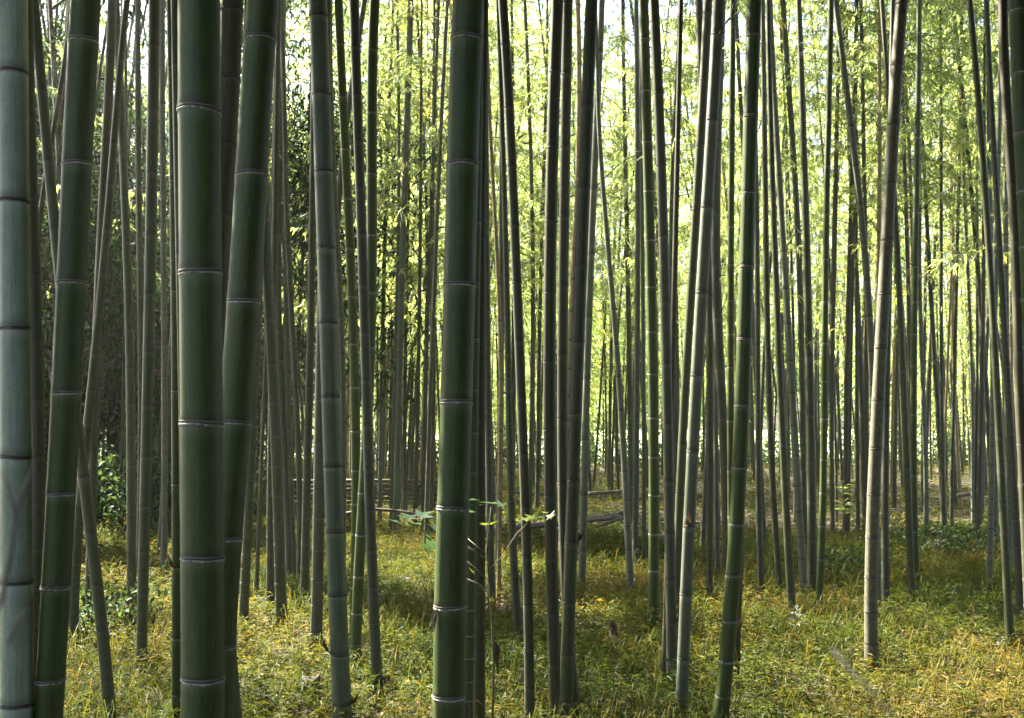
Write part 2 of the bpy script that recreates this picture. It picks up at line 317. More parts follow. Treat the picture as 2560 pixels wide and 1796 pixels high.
for px, py, r, D in ((1745, 650, .35, 5.65), (1430, 900, .3, 5.4), (2200, 1250, .3, 6.6), (790, 1200, .3, 7.0), (694, 1400, .3, 8.0), (2295, 250, .35, 9), (1650, 330, .3, 6.3), (2460, 700, .3, 7.8), (1280, 900, .3, 5.5)): spot(px, py, r, D)
for k in range(46): spot(rng.uniform(1180, 2560), rng.uniform(0, 1500), .22, rng.uniform(5.3, 10))
SD = np.array(sdir)
for px, py, D in ((1747, 650, 5.65), (1735, 900, 5.65), (1440, 350, 5.4), (1425, 950, 5.4), (2190, 1250, 6.6), (790, 1200, 7.0), (1288, 800, 5.5), (2293, 250, 8.9), (1625, 300, 7.9), (1862, 500, 5.3), (448, 500, 3.05), (1110, 1500, 3.8)):
    q, _ = unproj(px, py, D); KEYS.append(np.array(q)); SPOTS.append((np.array(q), .55))
def on_key(x, y, z0, z1, rad):
    zz = np.linspace(z0, z1, 14); P = np.stack([x + 0 * zz, y + 0 * zz, zz], -1)
    for q in KEYS:
        v = P - q; t = v @ SD; dd = np.linalg.norm(v - t[:, None] * SD, axis=1)
        if ((dd < rad) & (t > .4)).any(): return True
    return False
def lit_through(P):      # distance-based test: which points P lie in one of the openings
    m = np.zeros(len(P), bool)
    for q, r in SPOTS:
        v = P - q; t = v @ SD; dd = np.linalg.norm(v - t[:, None] * SD, axis=1); m |= (dd < r * (1 + .25 * np.sin(P[:, 0] * 5 + P[:, 2] * 7))) & (t > .4)
    return m
def blocks(x, y, z0, z1, rad):
    zz = np.linspace(z0, z1, 12); P = np.stack([x + 0 * zz, y + 0 * zz, zz], -1)
    for q, r in SPOTS:
        if r < .25: continue
        v = P - q; t = v @ SD; dd = np.linalg.norm(v - t[:, None] * SD, axis=1)
        if ((dd < r + rad) & (t > .4)).any(): return True
    return False
# ------------------------------------------------------------------ one bamboo
ALLB = []
def bamboo(pts, D, w0, w1, mat, nodes=None, H=None, crowns='near', desc=None, rings=True, young=None):
    """pts: image points (px,py), w0/w1: width in px at first/last point; D: distance of the plane the culm stands in"""
    P = np.array([p for p in pts], float)
    py0, py1 = P[0, 1], P[-1, 1]
    t = (P[:, 1] - py0) / (py1 - py0)
    deg = 4 if len(P) > 7 else 3 if len(P) > 5 else 2 if len(P) > 2 else 1
    cf = np.polyfit(t, P[:, 0], deg)
    tt = np.linspace(0, 1, 25)
    W = []
    for a in tt:
        q, s = unproj(np.polyval(cf, a), py0 + a * (py1 - py0), D); W.append((q.x, q.z, (w0 + a * (w1 - w0)) / 2 * s / 2560))
    W = np.array(W)[::-1]                      # low z first
    zs, xs, rs = W[:, 1], W[:, 0], W[:, 2]
    sl0 = (xs[3] - xs[0]) / (zs[3] - zs[0]); sl1 = (xs[-1] - xs[-5]) / (zs[-1] - zs[-5])
    H = H or max(11.0, zs[-1] + 4) + random.uniform(0, 2.0)
    xb = xs[0] - sl0 * zs[0] * .8 if zs[0] > 0.02 else xs[0]
    zg = float(gz(np.array(xb), np.array(D))) - .03
    lean_y = random.uniform(-.02, .02)
    rtop0 = rs[-1]
    def at(z):
        if z < zs[0]: x = xs[0] + (z - zs[0]) * sl0 * .8; r = rs[0]
        elif z <= zs[-1]: x = np.interp(z, zs, xs); r = np.interp(z, zs, rs)
        else:
            dz = z - zs[-1]; x = xs[-1] + dz * sl1 * .9; r = rtop0 * max(.12, 1 - .85 * dz / max(.5, H - zs[-1] + .3))
        return x, D, r
    # internodes
    if nodes:
        nz_ = sorted(unproj(1280, y, D)[0].z for y in nodes)
        gap0 = nz_[1] - nz_[0]; z = nz_[0] - gap0 * .93; g_ = gap0 * .93; low = []
        while z > zg + .05: low.append(z); g_ = max(.09, g_ * .9); z -= g_
        z = nz_[-1] + (nz_[-1] - nz_[-2]); up = []; gap = nz_[-1] - nz_[-2]
        while z < H: up.append(z); z += gap
        nz_ = sorted(low) + nz_ + up
    else:
        k = random.uniform(.85, 1.15) * (.75 + 3.2 * rs[len(rs) // 2]); z = zg + .08; nz_ = []
        while z < H: nz_.append(z); z += min(.42, .09 + .13 * max(0, z)) * k * random.uniform(.93, 1.07)
    far = D > 11
    nseg = 10 if far else (32 if D < 4.5 else 20)
    prof = (0, .05, .5, .95) if far else (0, .025, .07, .2, .4, .6, .8, .93, .975)
    swell = {0: .99, .025: 1.03, .05: 1.02, .07: 1.005, .93: 1.005, .95: 1.015, .975: 1.02}
    Z, S, SW = [], [], []
    zz = [zg] + nz_ + [H]
    for a, b in zip(zz[:-1], zz[1:]):
        for p in prof: Z.append(a + (b - a) * p); S.append(p); SW.append(swell.get(p, 1.0))
    Z.append(H); S.append(1); SW.append(1)
    base = Vector((at(zg)[0], D, zg)); th = np.linspace(0, 2 * np.pi, nseg, endpoint=False); zig = {}
    V, C, E = [], [], []
    ph = random.uniform(0, 6)
    for z, s, sw in zip(Z, S, SW):
        x, y, r = at(z); r *= sw * (1.0 if z > .35 else 1 + .12 * (1 - max(z, 0) / .35))
        cx, cy = np.cos(th), np.sin(th)
        V.append(np.stack([x - base.x + r * cx, (z - zg) * lean_y * 0 + r * cy, np.full(nseg, z - zg)], -1))
        C.append(np.stack([cx, cy, np.full(nseg, z / max(r, .01) * .35)], -1)); E.append(np.full(nseg, s))
    n = len(Z); i = np.arange(n * nseg).reshape(n, nseg); j = np.roll(i, -1, 1)
    F = np.stack([i[:-1], j[:-1], j[1:], i[1:]], -1).reshape(-1, 4)
    root = empty('bamboo', base)
    c = link('culm', mesh_np('culm', np.concatenate(V), F, mats=[M[mat]], smooth=True, vec=np.concatenate(C), extra=np.concatenate(E)), root)
    young = (mat == 'green') if young is None else young
    if rings:
        ztop = EYE + D * .55
        for z in nz_:
            if z > ztop: continue
            x, y, r = at(z); x2 = at(z + .05)[0]
            ro = link('node_ring', RINGS[(young, 14 if far else 28)], c, (x - base.x, 0, z - zg))
            ro.scale = (r, r, r * (1.15 if D < 6 else 1.5)); ro.rotation_euler = (random.uniform(-.05, .05), math.atan2(x2 - x, .05) + random.uniform(-.04, .04), random.uniform(0, 6))
    if crowns and on_key(xb, D, 6.4 if crowns == 'near' else 4.2, H, 1.15): crowns = None
    if crowns == 'near' and blocks(xb, D, 6.5, H, .6): crowns = None
    if crowns == 'far' and D < 24 and blocks(xb, D, 5, H, .25): crowns = None if random.random() < .5 else 'thin'
    if crowns:
        cz, lib = {'near': (random.uniform(6.2, 7.4), NEAR_CROWNS), 'far': (random.uniform(3.6, 5.2), FAR_CROWNS), 'thin': (random.uniform(2.8, 4.5), THIN_CROWNS), 'low': (random.uniform(1.3, 2.6), FAR_CROWNS)}[crowns]
        x, y, r = at(cz); x2 = at(H - .5)[0]
        f = link('foliage', random.choice(lib), root, (x - base.x, 0, cz - zg))
        L = {'near': 6.0, 'far': 9.5, 'thin': 9.0, 'low': 9.5}[crowns]; s = (H - cz + .6) / L
        ry = math.atan2(x2 - x, H - .5 - cz)
        f.matrix_local = Matrix.Translation((x - base.x, 0, cz - zg)) @ Matrix.Rotation(ry, 4, 'Y') @ Matrix.Rotation(random.uniform(0, 6.28), 4, 'Z') @ Matrix.Diagonal((max(.8, s), max(.8, s), s, 1))
    if rings and 7.5 < D < 18 and nz_:
        for z in nz_:
            if 2.2 < z < EYE + D * .42 and D > 9.5 and random.random() < .25:
                x, y, r = at(z); o = link('side_twig', random.choice(TWIGS), root, (x - base.x, 0, z - zg)); o.rotation_euler = (0, 0, random.uniform(0, 6.28)); q = random.uniform(.6, 1.2); o.scale = (q, q, q)
    if rings and D < 8:
        for z in nz_:
            if .05 < z < 1.2 and random.random() < .16:
                x, y, r = at(z); a = random.uniform(3.4, 6.0); n_ = 2; pr = np.array([(x - base.x + math.cos(a) * r * 1.0, math.sin(a) * r * 1.0, z - zg)] * n_)
                V_, F_ = leaves(pr, np.array([(math.cos(a) * .45, math.sin(a) * .45, random.choice((1, 1, -1)))] * n_) + rng.normal(size=(n_, 3)) * .12, np.array([(math.cos(a), math.sin(a), .2)] * n_), rng.uniform(.06, .13, n_), rng.uniform(.02, .035, n_), .35, .1)
                link('dead_sheath', mesh_np('dead_sheath', V_, F_, rng.random(len(V_)), [m_deadleaf]), c)
    z21 = 1.3; xm = at(z21)[0]
    top = at(zs[-1])[0]; lean = (at(min(H, 4.0))[0] - at(.2)[0]) / (min(H, 4.0) - .2)
    ALLB.append(dict(o=root, px=proj((xm, D, z21))[0], D=D, desc=desc, mat=mat, dia=2 * np.interp(z21, zs, rs), lean=lean, far=far))
    return root

# traced culms: column offset, points in column units (1.794 per photo pixel), widths in the same units
K = 1148 / 640
COLX = {'A': 0, 'B': 640, 'C': 1280, 'D': 1920}
TR = []
def T(c, pts, w0, w1, mat, D=None, nodes=None, desc=None, crowns='near'):
    P = [(COLX[c] + x / K, y / K) for x, y in pts]
    if D is None: D = ground_D(P[-1][1])
    TR.append((P, D, w0 / K, w1 / K, mat, [y / K for y in nodes] if nodes else None, desc, crowns))
# ---- A
T('A', [(58,0),(60,330),(62,905),(66,1480),(72,2050),(75,2610),(76,3222)], 122, 135, 'waxy', 4.0, [330,905,1473,2050,2610,3160], 'thick pale grey-green bamboo with dark rings at the picture edge')
T('A', [(118,0),(140,900),(160,1600),(174,2160),(165,2530),(145,2900),(130,3222)], 58, 60, 'brown', 4.7)
T('A', [(384,0),(347,738),(318,1268),(298,1763),(275,2216),(250,2633),(226,3049),(218,3222)], 128, 122, 'green', 4.05, [185,738,1268,1763,2216,2633,3049], 'thick dark green bamboo leaning beside the pale edge one')
T('A', [(152,0),(187,405),(217,725),(249,1030),(312,1620),(374,2141),(407,2391),(437,2626),(466,2901),(493,3222)], 43, 54, 'olive', 5.3, [75,405,725,1030,1330,1610,1880,2141,2391,2626,2826,3050], 'dim olive bamboo crossing behind the leaning dark green one')
T('A', [(318,0),(285,300),(250,530),(205,800),(180,960),(165,1200)], 20, 22, 'brown', 9)
T('A', [(501,0),(491,400),(479,620),(465,820),(452,1020),(445,1250),(430,1700),(422,2060),(412,2300),(398,2600),(392,2860)], 38, 40, 'brown')
T('A', [(570,0),(549,195),(530,410),(513,620),(495,825),(478,1030),(458,1220),(430,1611),(402,1776),(375,2100),(350,2380),(335,2640),(330,2970)], 27, 46, 'olive', None, None, 'thin olive bamboo with the strongest slant in the dim corner')
T('A', [(520,0),(540,400),(548,660),(556,860),(566,1055),(578,1400),(585,1756),(588,2321),(592,2796)], 30, 42, 'olive')
T('A', [(620,0),(617,450),(625,900),(628,1300),(632,1700),(628,2300)], 24, 27, 'brown', 10.5)
T('A', [(693,0),(686,495),(676,1055),(666,1580),(655,2050),(645,2470),(637,2830),(632,3070)], 50, 47, 'olive', None, [207,495,780,1055,1320,1580,1821,2051,2271,2471,2659,2831,2971], 'olive-brown upright bamboo standing in open grass')
T('A', [(728,0),(727,400),(732,860),(734,1370),(739,1900),(737,2400),(734,2600)], 24, 28, 'mottled', None, None, 'slim pale mottled bamboo with closely spaced rings')
T('A', [(768,0),(772,310),(781,815),(786,1310),(790,1756),(792,2551),(791,3222)], 40, 43, 'green', 5.4, [310,815,1310,1756,2176,2551,2866,3116], 'slim dark green bamboo against the side of the thickest green one')
T('A', [(785,0),(793,390),(803,960),(818,1611),(830,2400),(834,3222)], 36, 46, 'grey', 5.0)
T('A', [(893,0),(895,500),(898,1225),(906,1900),(908,2500),(909,3040),(912,3222)], 184, 186, 'green', 3.05, [500,1225,1901,2501,3041], 'thickest green bamboo, straight, with pale rings')
T('A', [(1040,0),(1035,250),(1010,672),(988,1070),(968,1460),(955,1800),(945,2300)], 98, 92, 'brown', 5.0)
T('A', [(1180,0),(1165,180),(1127,782),(1093,1350),(1051,1896),(1011,2414),(983,2896),(972,3222)], 138, 150, 'green', 3.8, [180,782,1350,1896,2414,2896], 'thick green bamboo leaning into the straight thickest one')
T('A', [(1140,1700),(1135,1900),(1110,2380),(1095,2640),(1090,2860)], 36, 43, 'olive')
T('A', [(990,2400),(1005,2700),(1020,2950),(1042,3222)], 80, 85, 'olive', 4.9)
# ---- B
T('B', [(90,0),(85,300),(82,700),(60,1200)], 17, 18, 'brown', 9.5)
T('B', [(119,0),(113,290),(108,485),(105,685),(103,880),(100,1070),(97,1250),(96,1430),(110,1700),(130,2060),(142,2360),(150,2640)], 32, 30, 'grey')
T('B', [(35,900),(48,1165),(57,1345),(67,1525),(78,1696),(85,1861),(93,2100),(100,2291),(108,2536),(113,2721),(118,2851)], 48, 50, 'olive', None, None, 'dim olive bamboo with a bright sunlit left edge near ground')
T('B', [(76,1500),(70,1800),(66,2300),(65,2776)], 30, 37, 'brown')
T('B', [(133,750),(148,1165),(160,1440),(172,1660),(185,1851),(190,2000),(195,2300),(193,2660)], 24, 27, 'brown')
T('B', [(136,1300),(140,1711),(148,1900),(160,2250),(172,2640)], 22, 28, 'olive')
T('B', [(268,0),(258,500),(253,1020),(247,1385),(238,1741),(229,2181),(222,2436),(217,2756)], 26, 40, 'brown', None, [640,825,1020,1200,1385,1570,1741,1911,2046,2181,2321,2436,2546])
T('B', [(277,0),(292,425),(302,770),(315,1115),(324,1450),(333,1781),(345,2091),(354,2386),(363,2666),(377,2931),(386,3159),(387,3222)], 81, 84, 'bluegrey', 5.4, [75,425,770,1115,1450,1781,2091,2386,2666,2931,3159], 'blue-grey bamboo bending away with dark swollen rings')
T('B', [(330,0),(333,260),(338,500),(348,800),(372,1250),(392,1700),(390,2060)], 26, 28, 'mottled', 9)
T('B', [(483,0),(465,200),(425,400),(400,560),(378,800),(372,970),(362,1300)], 24, 28, 'brown', 10)
T('B', [(310,600),(303,1100),(296,1450),(287,1800),(284,1986),(283,2154),(283,2318),(279,2461),(275,2601),(271,2719),(267,2960)], 44, 54, 'grey', None, [1450,1620,1791,1986,2154,2318,2461,2601,2719,2836], 'grey bamboo with a sunlit edge standing beside the blue-grey one')
T('B', [(369,0),(380,205),(389,440),(401,675),(413,895),(420,1118),(429,1333),(437,1545),(446,1739),(450,1950),(448,2110),(444,2500),(440,2930)], 38, 44, 'green', 7.2, [205,440,675,895,1118,1333,1545,1739,1936,2111,2260,2395], 'slim deep green bamboo curving just right of the blue-grey one')
T('B', [(440,0),(447,215),(452,430),(461,640),(468,845),(473,1055),(480,1280),(489,1495),(498,1711),(502,1911),(505,2106),(510,2286),(516,2469),(524,2636),(530,2791),(538,2916),(544,3021),(550,3180)], 43, 49, 'grey', None, [215,430,640,845,1055,1280,1495,1711,1911,2106,2286,2469,2636,2791,2916,3021], 'grey-brown ringed bamboo bowing across a green one')
T('B', [(530,0),(527,230),(521,510),(517,785),(515,1058),(517,1315),(512,1700),(500,1900),(485,2150),(470,2330),(460,2586),(454,2751),(447,3040)], 46, 48, 'green', None, [230,510,785,1058,1315,1560,1795,2011,2211,2401,2586,2751,2890], 'green bamboo passing behind the bowing grey-brown one')
T('B', [(630,0),(637,350),(642,700),(640,1000),(630,1400),(620,1800)], 12, 17, 'olive', 15, None, None, 'far')
T('B', [(694,0),(682,345),(675,620),(667,890),(657,1150),(650,1400),(645,1611),(638,2000),(632,2200),(628,2430)], 28, 29, 'olive', None, None, 'upright olive bamboo alone in the gap left of the big central green one', 'far')
T('B', [(720,0),(736,300),(746,500),(760,800),(766,1060),(768,1400),(760,1611),(750,2000),(748,2350)], 12, 18, 'brown', None, None, None, 'thin')
T('B', [(820,0),(808,300),(797,600),(785,900),(778,1200),(765,1611),(755,2050)], 13, 16, 'brown', 15, None, None, 'thin')
T('B', [(858,0),(845,250),(830,550),(820,800),(808,1100),(795,1400),(788,1611),(775,2000),(765,2300),(760,2500)], 17, 20, 'brown', None, None, None, 'far')
T('B', [(738,720),(736,1300),(728,1611),(720,2000),(712,2400)], 14, 20, 'brown', None, None, None, 'far')
T('B', [(590,1000),(578,1400),(560,1700),(545,2190)], 14, 18, 'brown', None, None, None, 'far')
T('B', [(604,1300),(592,1611),(578,1950),(560,2275)], 15, 20, 'tan', None, None, 'dry tan bamboo lit orange before the low pole fence', 'thin')
T('B', [(618,1200),(608,1700),(600,2190)], 15, 18, 'brown', None, None, None, 'far')
T('B', [(675,1300),(668,1700),(668,2330)], 16, 22, 'brown', None, None, None, 'far')
T('B', [(790,1300),(782,1700),(770,2050),(745,2400)], 18, 22, 'olive', None, None, None, 'far')
T('B', [(954,0),(942,180),(927,742),(914,1280),(897,1803),(883,2276),(871,2719),(865,3121),(864,3222)], 142, 144, 'green', 3.8, [180,742,1280,1803,2276,2719,3121], 'thick bright green bamboo in the middle with white rings')
T('B', [(1018,0),(1012,460),(1008,790),(1005,1108),(1003,1405),(1002,1956),(1000,2220),(1000,2870),(998,3222)], 50, 57, 'brown', 5.2)
T('B', [(985,1000),(970,1900),(954,2740),(946,3222)], 50, 58, 'green', 5.0)
T('B', [(1040,300),(1045,450),(1060,750),(1072,1000),(1085,1200),(1092,1400),(1096,1900)], 15, 20, 'tan', 9.5, None, 'thin tan bamboo slanting right of the big central green one')
T('B', [(1085,0),(1092,215),(1099,460),(1108,690),(1117,920),(1121,1145),(1126,1365),(1131,1611),(1140,2100),(1148,2400),(1160,2600),(1175,2720),(1179,2896)], 18, 38, 'olive')
T('B', [(1036,1400),(1040,1700),(1045,2100),(1050,2460),(1060,2745)], 28, 34, 'grey')
T('B', [(1100,1300),(1098,1700),(1095,2000),(1090,2300),(1083,2600)], 26, 30, 'olive')
# ---- C
T('C', [(-42,0),(-28,200),(-15,480),(0,745),(14,1010),(20,1270),(30,1530),(44,1786),(49,2036),(60,2273),(68,2501),(72,2721),(75,2906),(78,3081),(79,3222)], 42, 44, 'grey', 5.5, [200,480,745,1010,1270,1530,1786,2036,2273,2501,2721,2906,3081], 'grey-green bamboo with a white-lit left edge in the middle')
T('C', [(57,0),(66,185),(76,430),(84,700),(89,900),(93,1100),(94,1400),(92,1700),(89,1900),(83,2120),(80,2350)], 15, 23, 'olive', None, None, None, 'far')
T('C', [(158,0),(157,200),(150,500),(142,800),(130,1100),(125,1400),(124,1611),(118,1911),(114,2141),(112,2311)], 11, 21, 'brown', None, None, None, 'far')
T('C', [(204,0),(191,325),(182,665),(175,995),(170,1318),(168,1611),(169,1936),(171,2231),(178,2509),(183,2756),(191,2986),(198,3222)], 54, 56, 'brown', 5.5, [325,665,995,1318,1630,1936,2231,2509,2756,2986,3200], 'dark brown bamboo, widest of the tight trio')
T('C', [(249,0),(245,335),(238,658),(234,970),(230,1283),(228,1590),(227,1886),(228,2171),(232,2441),(248,2750),(268,3000),(284,3222)], 46, 48, 'grey', 5.6, [10,335,658,970,1283,1590,1886,2171,2441,2700,2950], 'grey bamboo squeezed between the two dark ones')
T('C', [(357,0),(338,480),(324,845),(308,1195),(297,1533),(285,1854),(275,2161),(264,2436),(257,2701),(247,2936),(243,3146),(242,3222)], 56, 59, 'olive', 5.4, [105,480,845,1195,1533,1854,2161,2436,2701,2936,3146], 'dark olive bamboo leaning with a white-lit left edge')
T('C', [(402,0),(393,235),(380,550),(366,850),(352,1140),(345,1420),(338,1700),(328,1980),(322,2260),(317,2470),(312,2680)], 30, 34, 'pale', None, [235,550,850,1140,1420,1700,1971,2221,2471], 'pale green-grey bamboo half hidden behind the leaning olive one')
T('C', [(293,0),(300,200),(302,400),(296,700),(280,1100)], 22, 24, 'tan', 12)
T('C', [(383,300),(390,550),(400,765),(414,920),(429,1080),(443,1235),(455,1390),(467,1545),(479,1691),(489,1841),(497,1981),(505,2116),(513,2246),(519,2361),(524,2466),(529,2566),(535,2716)], 18, 32, 'pale', None, [765,920,1080,1235,1390,1545,1691,1841,1981,2116,2246,2361,2466,2566], 'slim pale lichen-speckled bamboo curving right to the grass')
T('C', [(497,0),(500,280),(505,500),(508,740),(512,880),(518,1080),(521,1275),(525,1611),(530,1911),(533,2111),(535,2350)], 16, 25, 'olive', None, None, None, 'far')
T('C', [(556,0),(558,200),(561,530),(564,860),(564,1025),(562,1330),(561,1611),(559,1841),(555,2261),(552,2560)], 22, 28, 'grey', None, None, None, 'far')
T('C', [(590,0),(594,180),(601,410),(608,640),(612,860),(619,1080),(625,1290),(629,1490),(634,1876),(636,2051),(638,2221),(636,2500),(632,2736),(631,2845)], 45, 48, 'green', None, [180,410,640,860,1080,1290,1490,1680,1876,2051,2221,2395,2560,2736], 'deep green bamboo standing straight right of the pale speckled one')
T('C', [(638,0),(640,100),(656,420),(669,743),(681,1057),(684,1353),(692,1631),(698,1901),(705,2159),(708,2391),(709,2601),(713,2791),(717,2956),(719,3100)], 44, 48, 'grey', None, [100,420,743,1057,1353,1631,1901,2159,2391,2601,2791,2956], 'grey bamboo running close beside the straight deep green one')
T('C', [(712,2000),(702,2400),(690,2800),(683,3080)], 28, 31, 'brown')
T('C', [(750,0),(745,250),(733,480),(723,650),(717,790),(712,950),(715,1200),(722,1500),(730,1800),(738,2200)], 14, 22, 'brown', 13, None, None, 'thin')
T('C', [(879,0),(859,360),(845,655),(826,943),(808,1225),(790,1495),(778,1751),(763,1996),(752,2221),(746,2431),(738,2620),(735,2800)], 41, 38, 'olive', None, [60,360,655,943,1225,1495,1751,1996,2221,2431])
T('C', [(927,0),(921,155),(898,540),(874,930),(851,1315),(829,1686),(812,2026),(794,2361),(780,2666),(768,2954),(760,3201)], 54, 54, 'pale', 5.65, [155,540,930,1315,1686,2026,2361,2666,2954,3201], 'pale grey leaning bamboo with a broken twig and bright left edge')
T('C', [(838,0),(845,220),(856,500),(872,900),(882,1300),(886,1800)], 34, 28, 'brown', 9)
T('C', [(990,0),(990,200),(987,400),(984,680),(982,1020),(981,1350),(980,1611),(980,2000),(984,2400)], 26, 32, 'green', 9, [320,520,680,850,1020,1190,1350,1500,1650,1890])
T('C', [(935,0),(930,300),(922,650),(906,960),(912,1200),(924,1433),(936,1641),(948,1881),(955,2091),(960,2291),(960,2440),(962,2600)], 44, 42, 'brown', None, [650,960,1200,1433,1661,1881,2091,2291,2440])
T('C', [(1086,0),(1081,165),(1071,522),(1060,868),(1050,1198),(1042,1522),(1033,1821),(1018,2101),(1007,2353),(993,2581),(978,2783),(958,2964),(945,3121),(935,3222)], 64, 69, 'green', 5.3, [165,522,868,1198,1522,1821,2101,2353,2581,2783,2964,3121], 'large green leaning bamboo with thin white rings')
T('C', [(1030,2300),(1016,2700),(1002,3060)], 28, 32, 'brown')
T('C', [(1003,0),(1010,200),(1018,350),(1030,500),(1045,800)], 18, 20, 'olive', 13)
T('C', [(1090,600),(1096,900),(1100,1200),(1102,1611),(1103,2000),(1107,2300),(1112,2500),(1118,2680)], 22, 26, 'grey')
T('C', [(900,1300),(893,1611),(885,1800),(870,2150),(853,2475)], 20, 24, 'grey', None, None, None, 'far')
T('C', [(905,1300),(900,1700),(893,2100),(890,2380)], 20, 26, 'brown', None, None, None, 'far')
T('C', [(915,1400),(915,1900),(916,2200),(922,2590)], 20, 24, 'grey')
T('C', [(584,1000),(588,1400),(590,1800),(592,2200),(592,2540)], 17, 20, 'olive', None, None, None, 'far')
# ---- D
T('D', [(0,0),(8,310),(11,525),(17,735),(23,930),(30,1120),(38,1310),(46,1490),(53,1660),(60,1850),(68,2000),(75,2150),(84,2350),(95,2550),(105,2700),(113,2810)], 20, 38, 'olive', None, [310,525,735,930,1120,1310,1490,1650,1791,1991,2160,2300], 'olive bamboo just left of the slender pale one')
T('D', [(-12,900),(-5,1300),(0,1611),(8,1900),(20,2150),(38,2430),(57,2690)], 26, 29, 'olive')
T('D', [(8,0),(20,250),(32,420),(38,615),(48,790),(58,965),(70,1130),(80,1297),(90,1455),(100,1620),(111,1766),(116,1911),(125,2046),(131,2181),(138,2296),(145,2411),(153,2506),(160,2611),(167,2701)], 22, 36, 'pale', None, [420,615,790,965,1130,1297,1455,1620,1766,1911,2046,2181,2296,2411,2506,2611], 'slender pale grey bamboo with dark hairline rings')
T('D', [(66,0),(80,200),(92,375),(103,545),(116,710),(122,870),(136,1030),(140,1185),(145,1325),(150,1611),(155,1900),(160,2150),(168,2480)], 25, 28, 'olive', None, [200,375,545,710,870,1030,1185,1325,1470])
T('D', [(137,0),(142,130),(149,300),(154,465),(159,630),(165,800),(168,965),(173,1130),(178,1285),(182,1440),(187,1611),(191,1861),(193,2071),(195,2251),(198,2500),(199,2690)], 25, 42, 'olive', None, [130,300,465,630,800,965,1130,1285,1440,1600,1861,2071,2251])
T('D', [(281,0),(282,115),(276,330),(271,540),(265,750),(263,965),(257,1165),(255,1355),(253,1611),(253,1900),(249,2211),(242,2361),(236,2511),(228,2661),(225,2775)], 25, 32, 'green', None, [115,330,540,750,965,1165,1355,1540,1711,1880,2061,2211,2361,2511,2661], 'dark green bamboo curving left at its foot')
T('D', [(303,0),(328,215),(350,400),(374,570),(395,745),(415,920),(431,1095),(446,1260),(455,1420),(463,1611),(475,2000),(486,2400),(492,2740)], 26, 33, 'pale', None, [215,400,570,745,920,1095,1260,1420,1580], 'pale green bamboo slanting down behind the mottled brown one')
T('D', [(333,0),(340,100),(352,280),(358,500),(370,750),(382,950),(392,1150),(402,1350),(410,1611),(424,1900),(430,2100),(434,2380)], 22, 30, 'olive')
T('D', [(415,0),(419,80),(421,300),(427,460),(430,700),(433,900),(440,1250),(442,1700)], 17, 20, 'brown', 14, None, 'thin reddish brown bamboo above the slanting pale green one', 'far')
T('D', [(400,0),(398,250),(392,500),(388,700)], 13, 14, 'brown', 15, None, None, 'thin')
T('D', [(497,0),(500,260),(501,620),(498,900),(495,1300)], 17, 21, 'tan', 13, None, None, 'far')
T('D', [(510,0),(520,125),(527,235),(533,370),(545,550),(560,800),(573,950),(582,1140),(590,1330),(597,1470),(602,1611),(613,1841),(622,2101),(630,2250),(637,2411),(641,2541),(646,2736)], 21, 32, 'olive', None, [125,235,370,550,750,950,1140,1330,1470,1660,1841,2101,2250,2411,2541])
T('D', [(600,0),(580,293),(562,560),(546,825),(534,1077),(520,1322),(505,1563),(493,1796),(484,2016),(475,2221),(467,2411),(461,2591),(461,2744),(463,2889),(466,3031)], 53, 57, 'mottled', None, [20,293,560,825,1077,1322,1563,1796,2016,2221,2411,2591,2744,2889], 'mottled brown bamboo with black rings standing alone in grass')
T('D', [(597,250),(600,450),(612,700),(618,900),(625,1100),(632,1400),(640,1900)], 16, 20, 'olive', 14, None, None, 'far')
T('D', [(610,300),(613,400),(632,600),(640,850),(645,1100),(650,1500)], 15, 17, 'tan', 15, None, None, 'far')
T('D', [(678,0),(675,300),(670,620),(664,850),(660,1200),(656,1480),(653,1700),(651,2000),(655,2300),(660,2500),(664,2640)], 22, 33, 'green', None, [150,300,460,620,800,955,1200,1355,1500,1640,1860,2131], 'slim green bamboo with a bright rim right of the mottled one')
T('D', [(688,550),(698,700),(707,900),(716,1080),(727,1250),(737,1420),(746,1600),(757,1800),(772,2000),(783,2200),(790,2390)], 14, 28, 'grey')
T('D', [(680,1000),(688,1600),(697,1750),(704,1950),(707,2200),(709,2395)], 18, 23, 'pale', None, None, 'pale sun-caught bamboo beside the brown leaf-litter clearing')
T('D', [(772,0),(775,270),(777,560),(777,860),(776,1200),(778,1611),(784,2100)], 12, 18, 'olive', 15, None, None, 'far')
T('D', [(803,100),(818,400),(825,600),(830,850),(829,1200),(828,1611),(835,2000),(838,2280)], 12, 24, 'brown', None, None, None, 'far')
T('D', [(862,500),(860,650),(855,900),(845,1200),(838,1600),(825,2100)], 13, 18, 'olive', 16, None, None, 'far')
T('D', [(872,500),(880,700),(885,1000),(900,1300),(912,1611),(918,2100)], 13, 17, 'pale', 16, None, None, 'far')
T('D', [(937,600),(938,1000),(938,1611),(935,2100)], 12, 15, 'brown', 16, None, None, 'far')
T('D', [(968,1000),(962,1611),(956,1900),(948,2150),(942,2440)], 16, 27, 'brown')
T('D', [(905,0),(918,150),(932,325),(947,485),(959,655),(971,820),(983,988),(996,1155),(1003,1320),(1009,1480),(1018,1611),(1027,1791),(1038,1961),(1046,2111),(1054,2256),(1061,2391),(1066,2511),(1072,2631),(1078,2741),(1087,2890)], 25, 37, 'olive', None, [150,325,485,655,820,988,1155,1320,1480,1640,1791,1961,2111,2256,2391,2511,2631,2741], 'olive bamboo leaning steadily to a base beside white-leaved weeds')
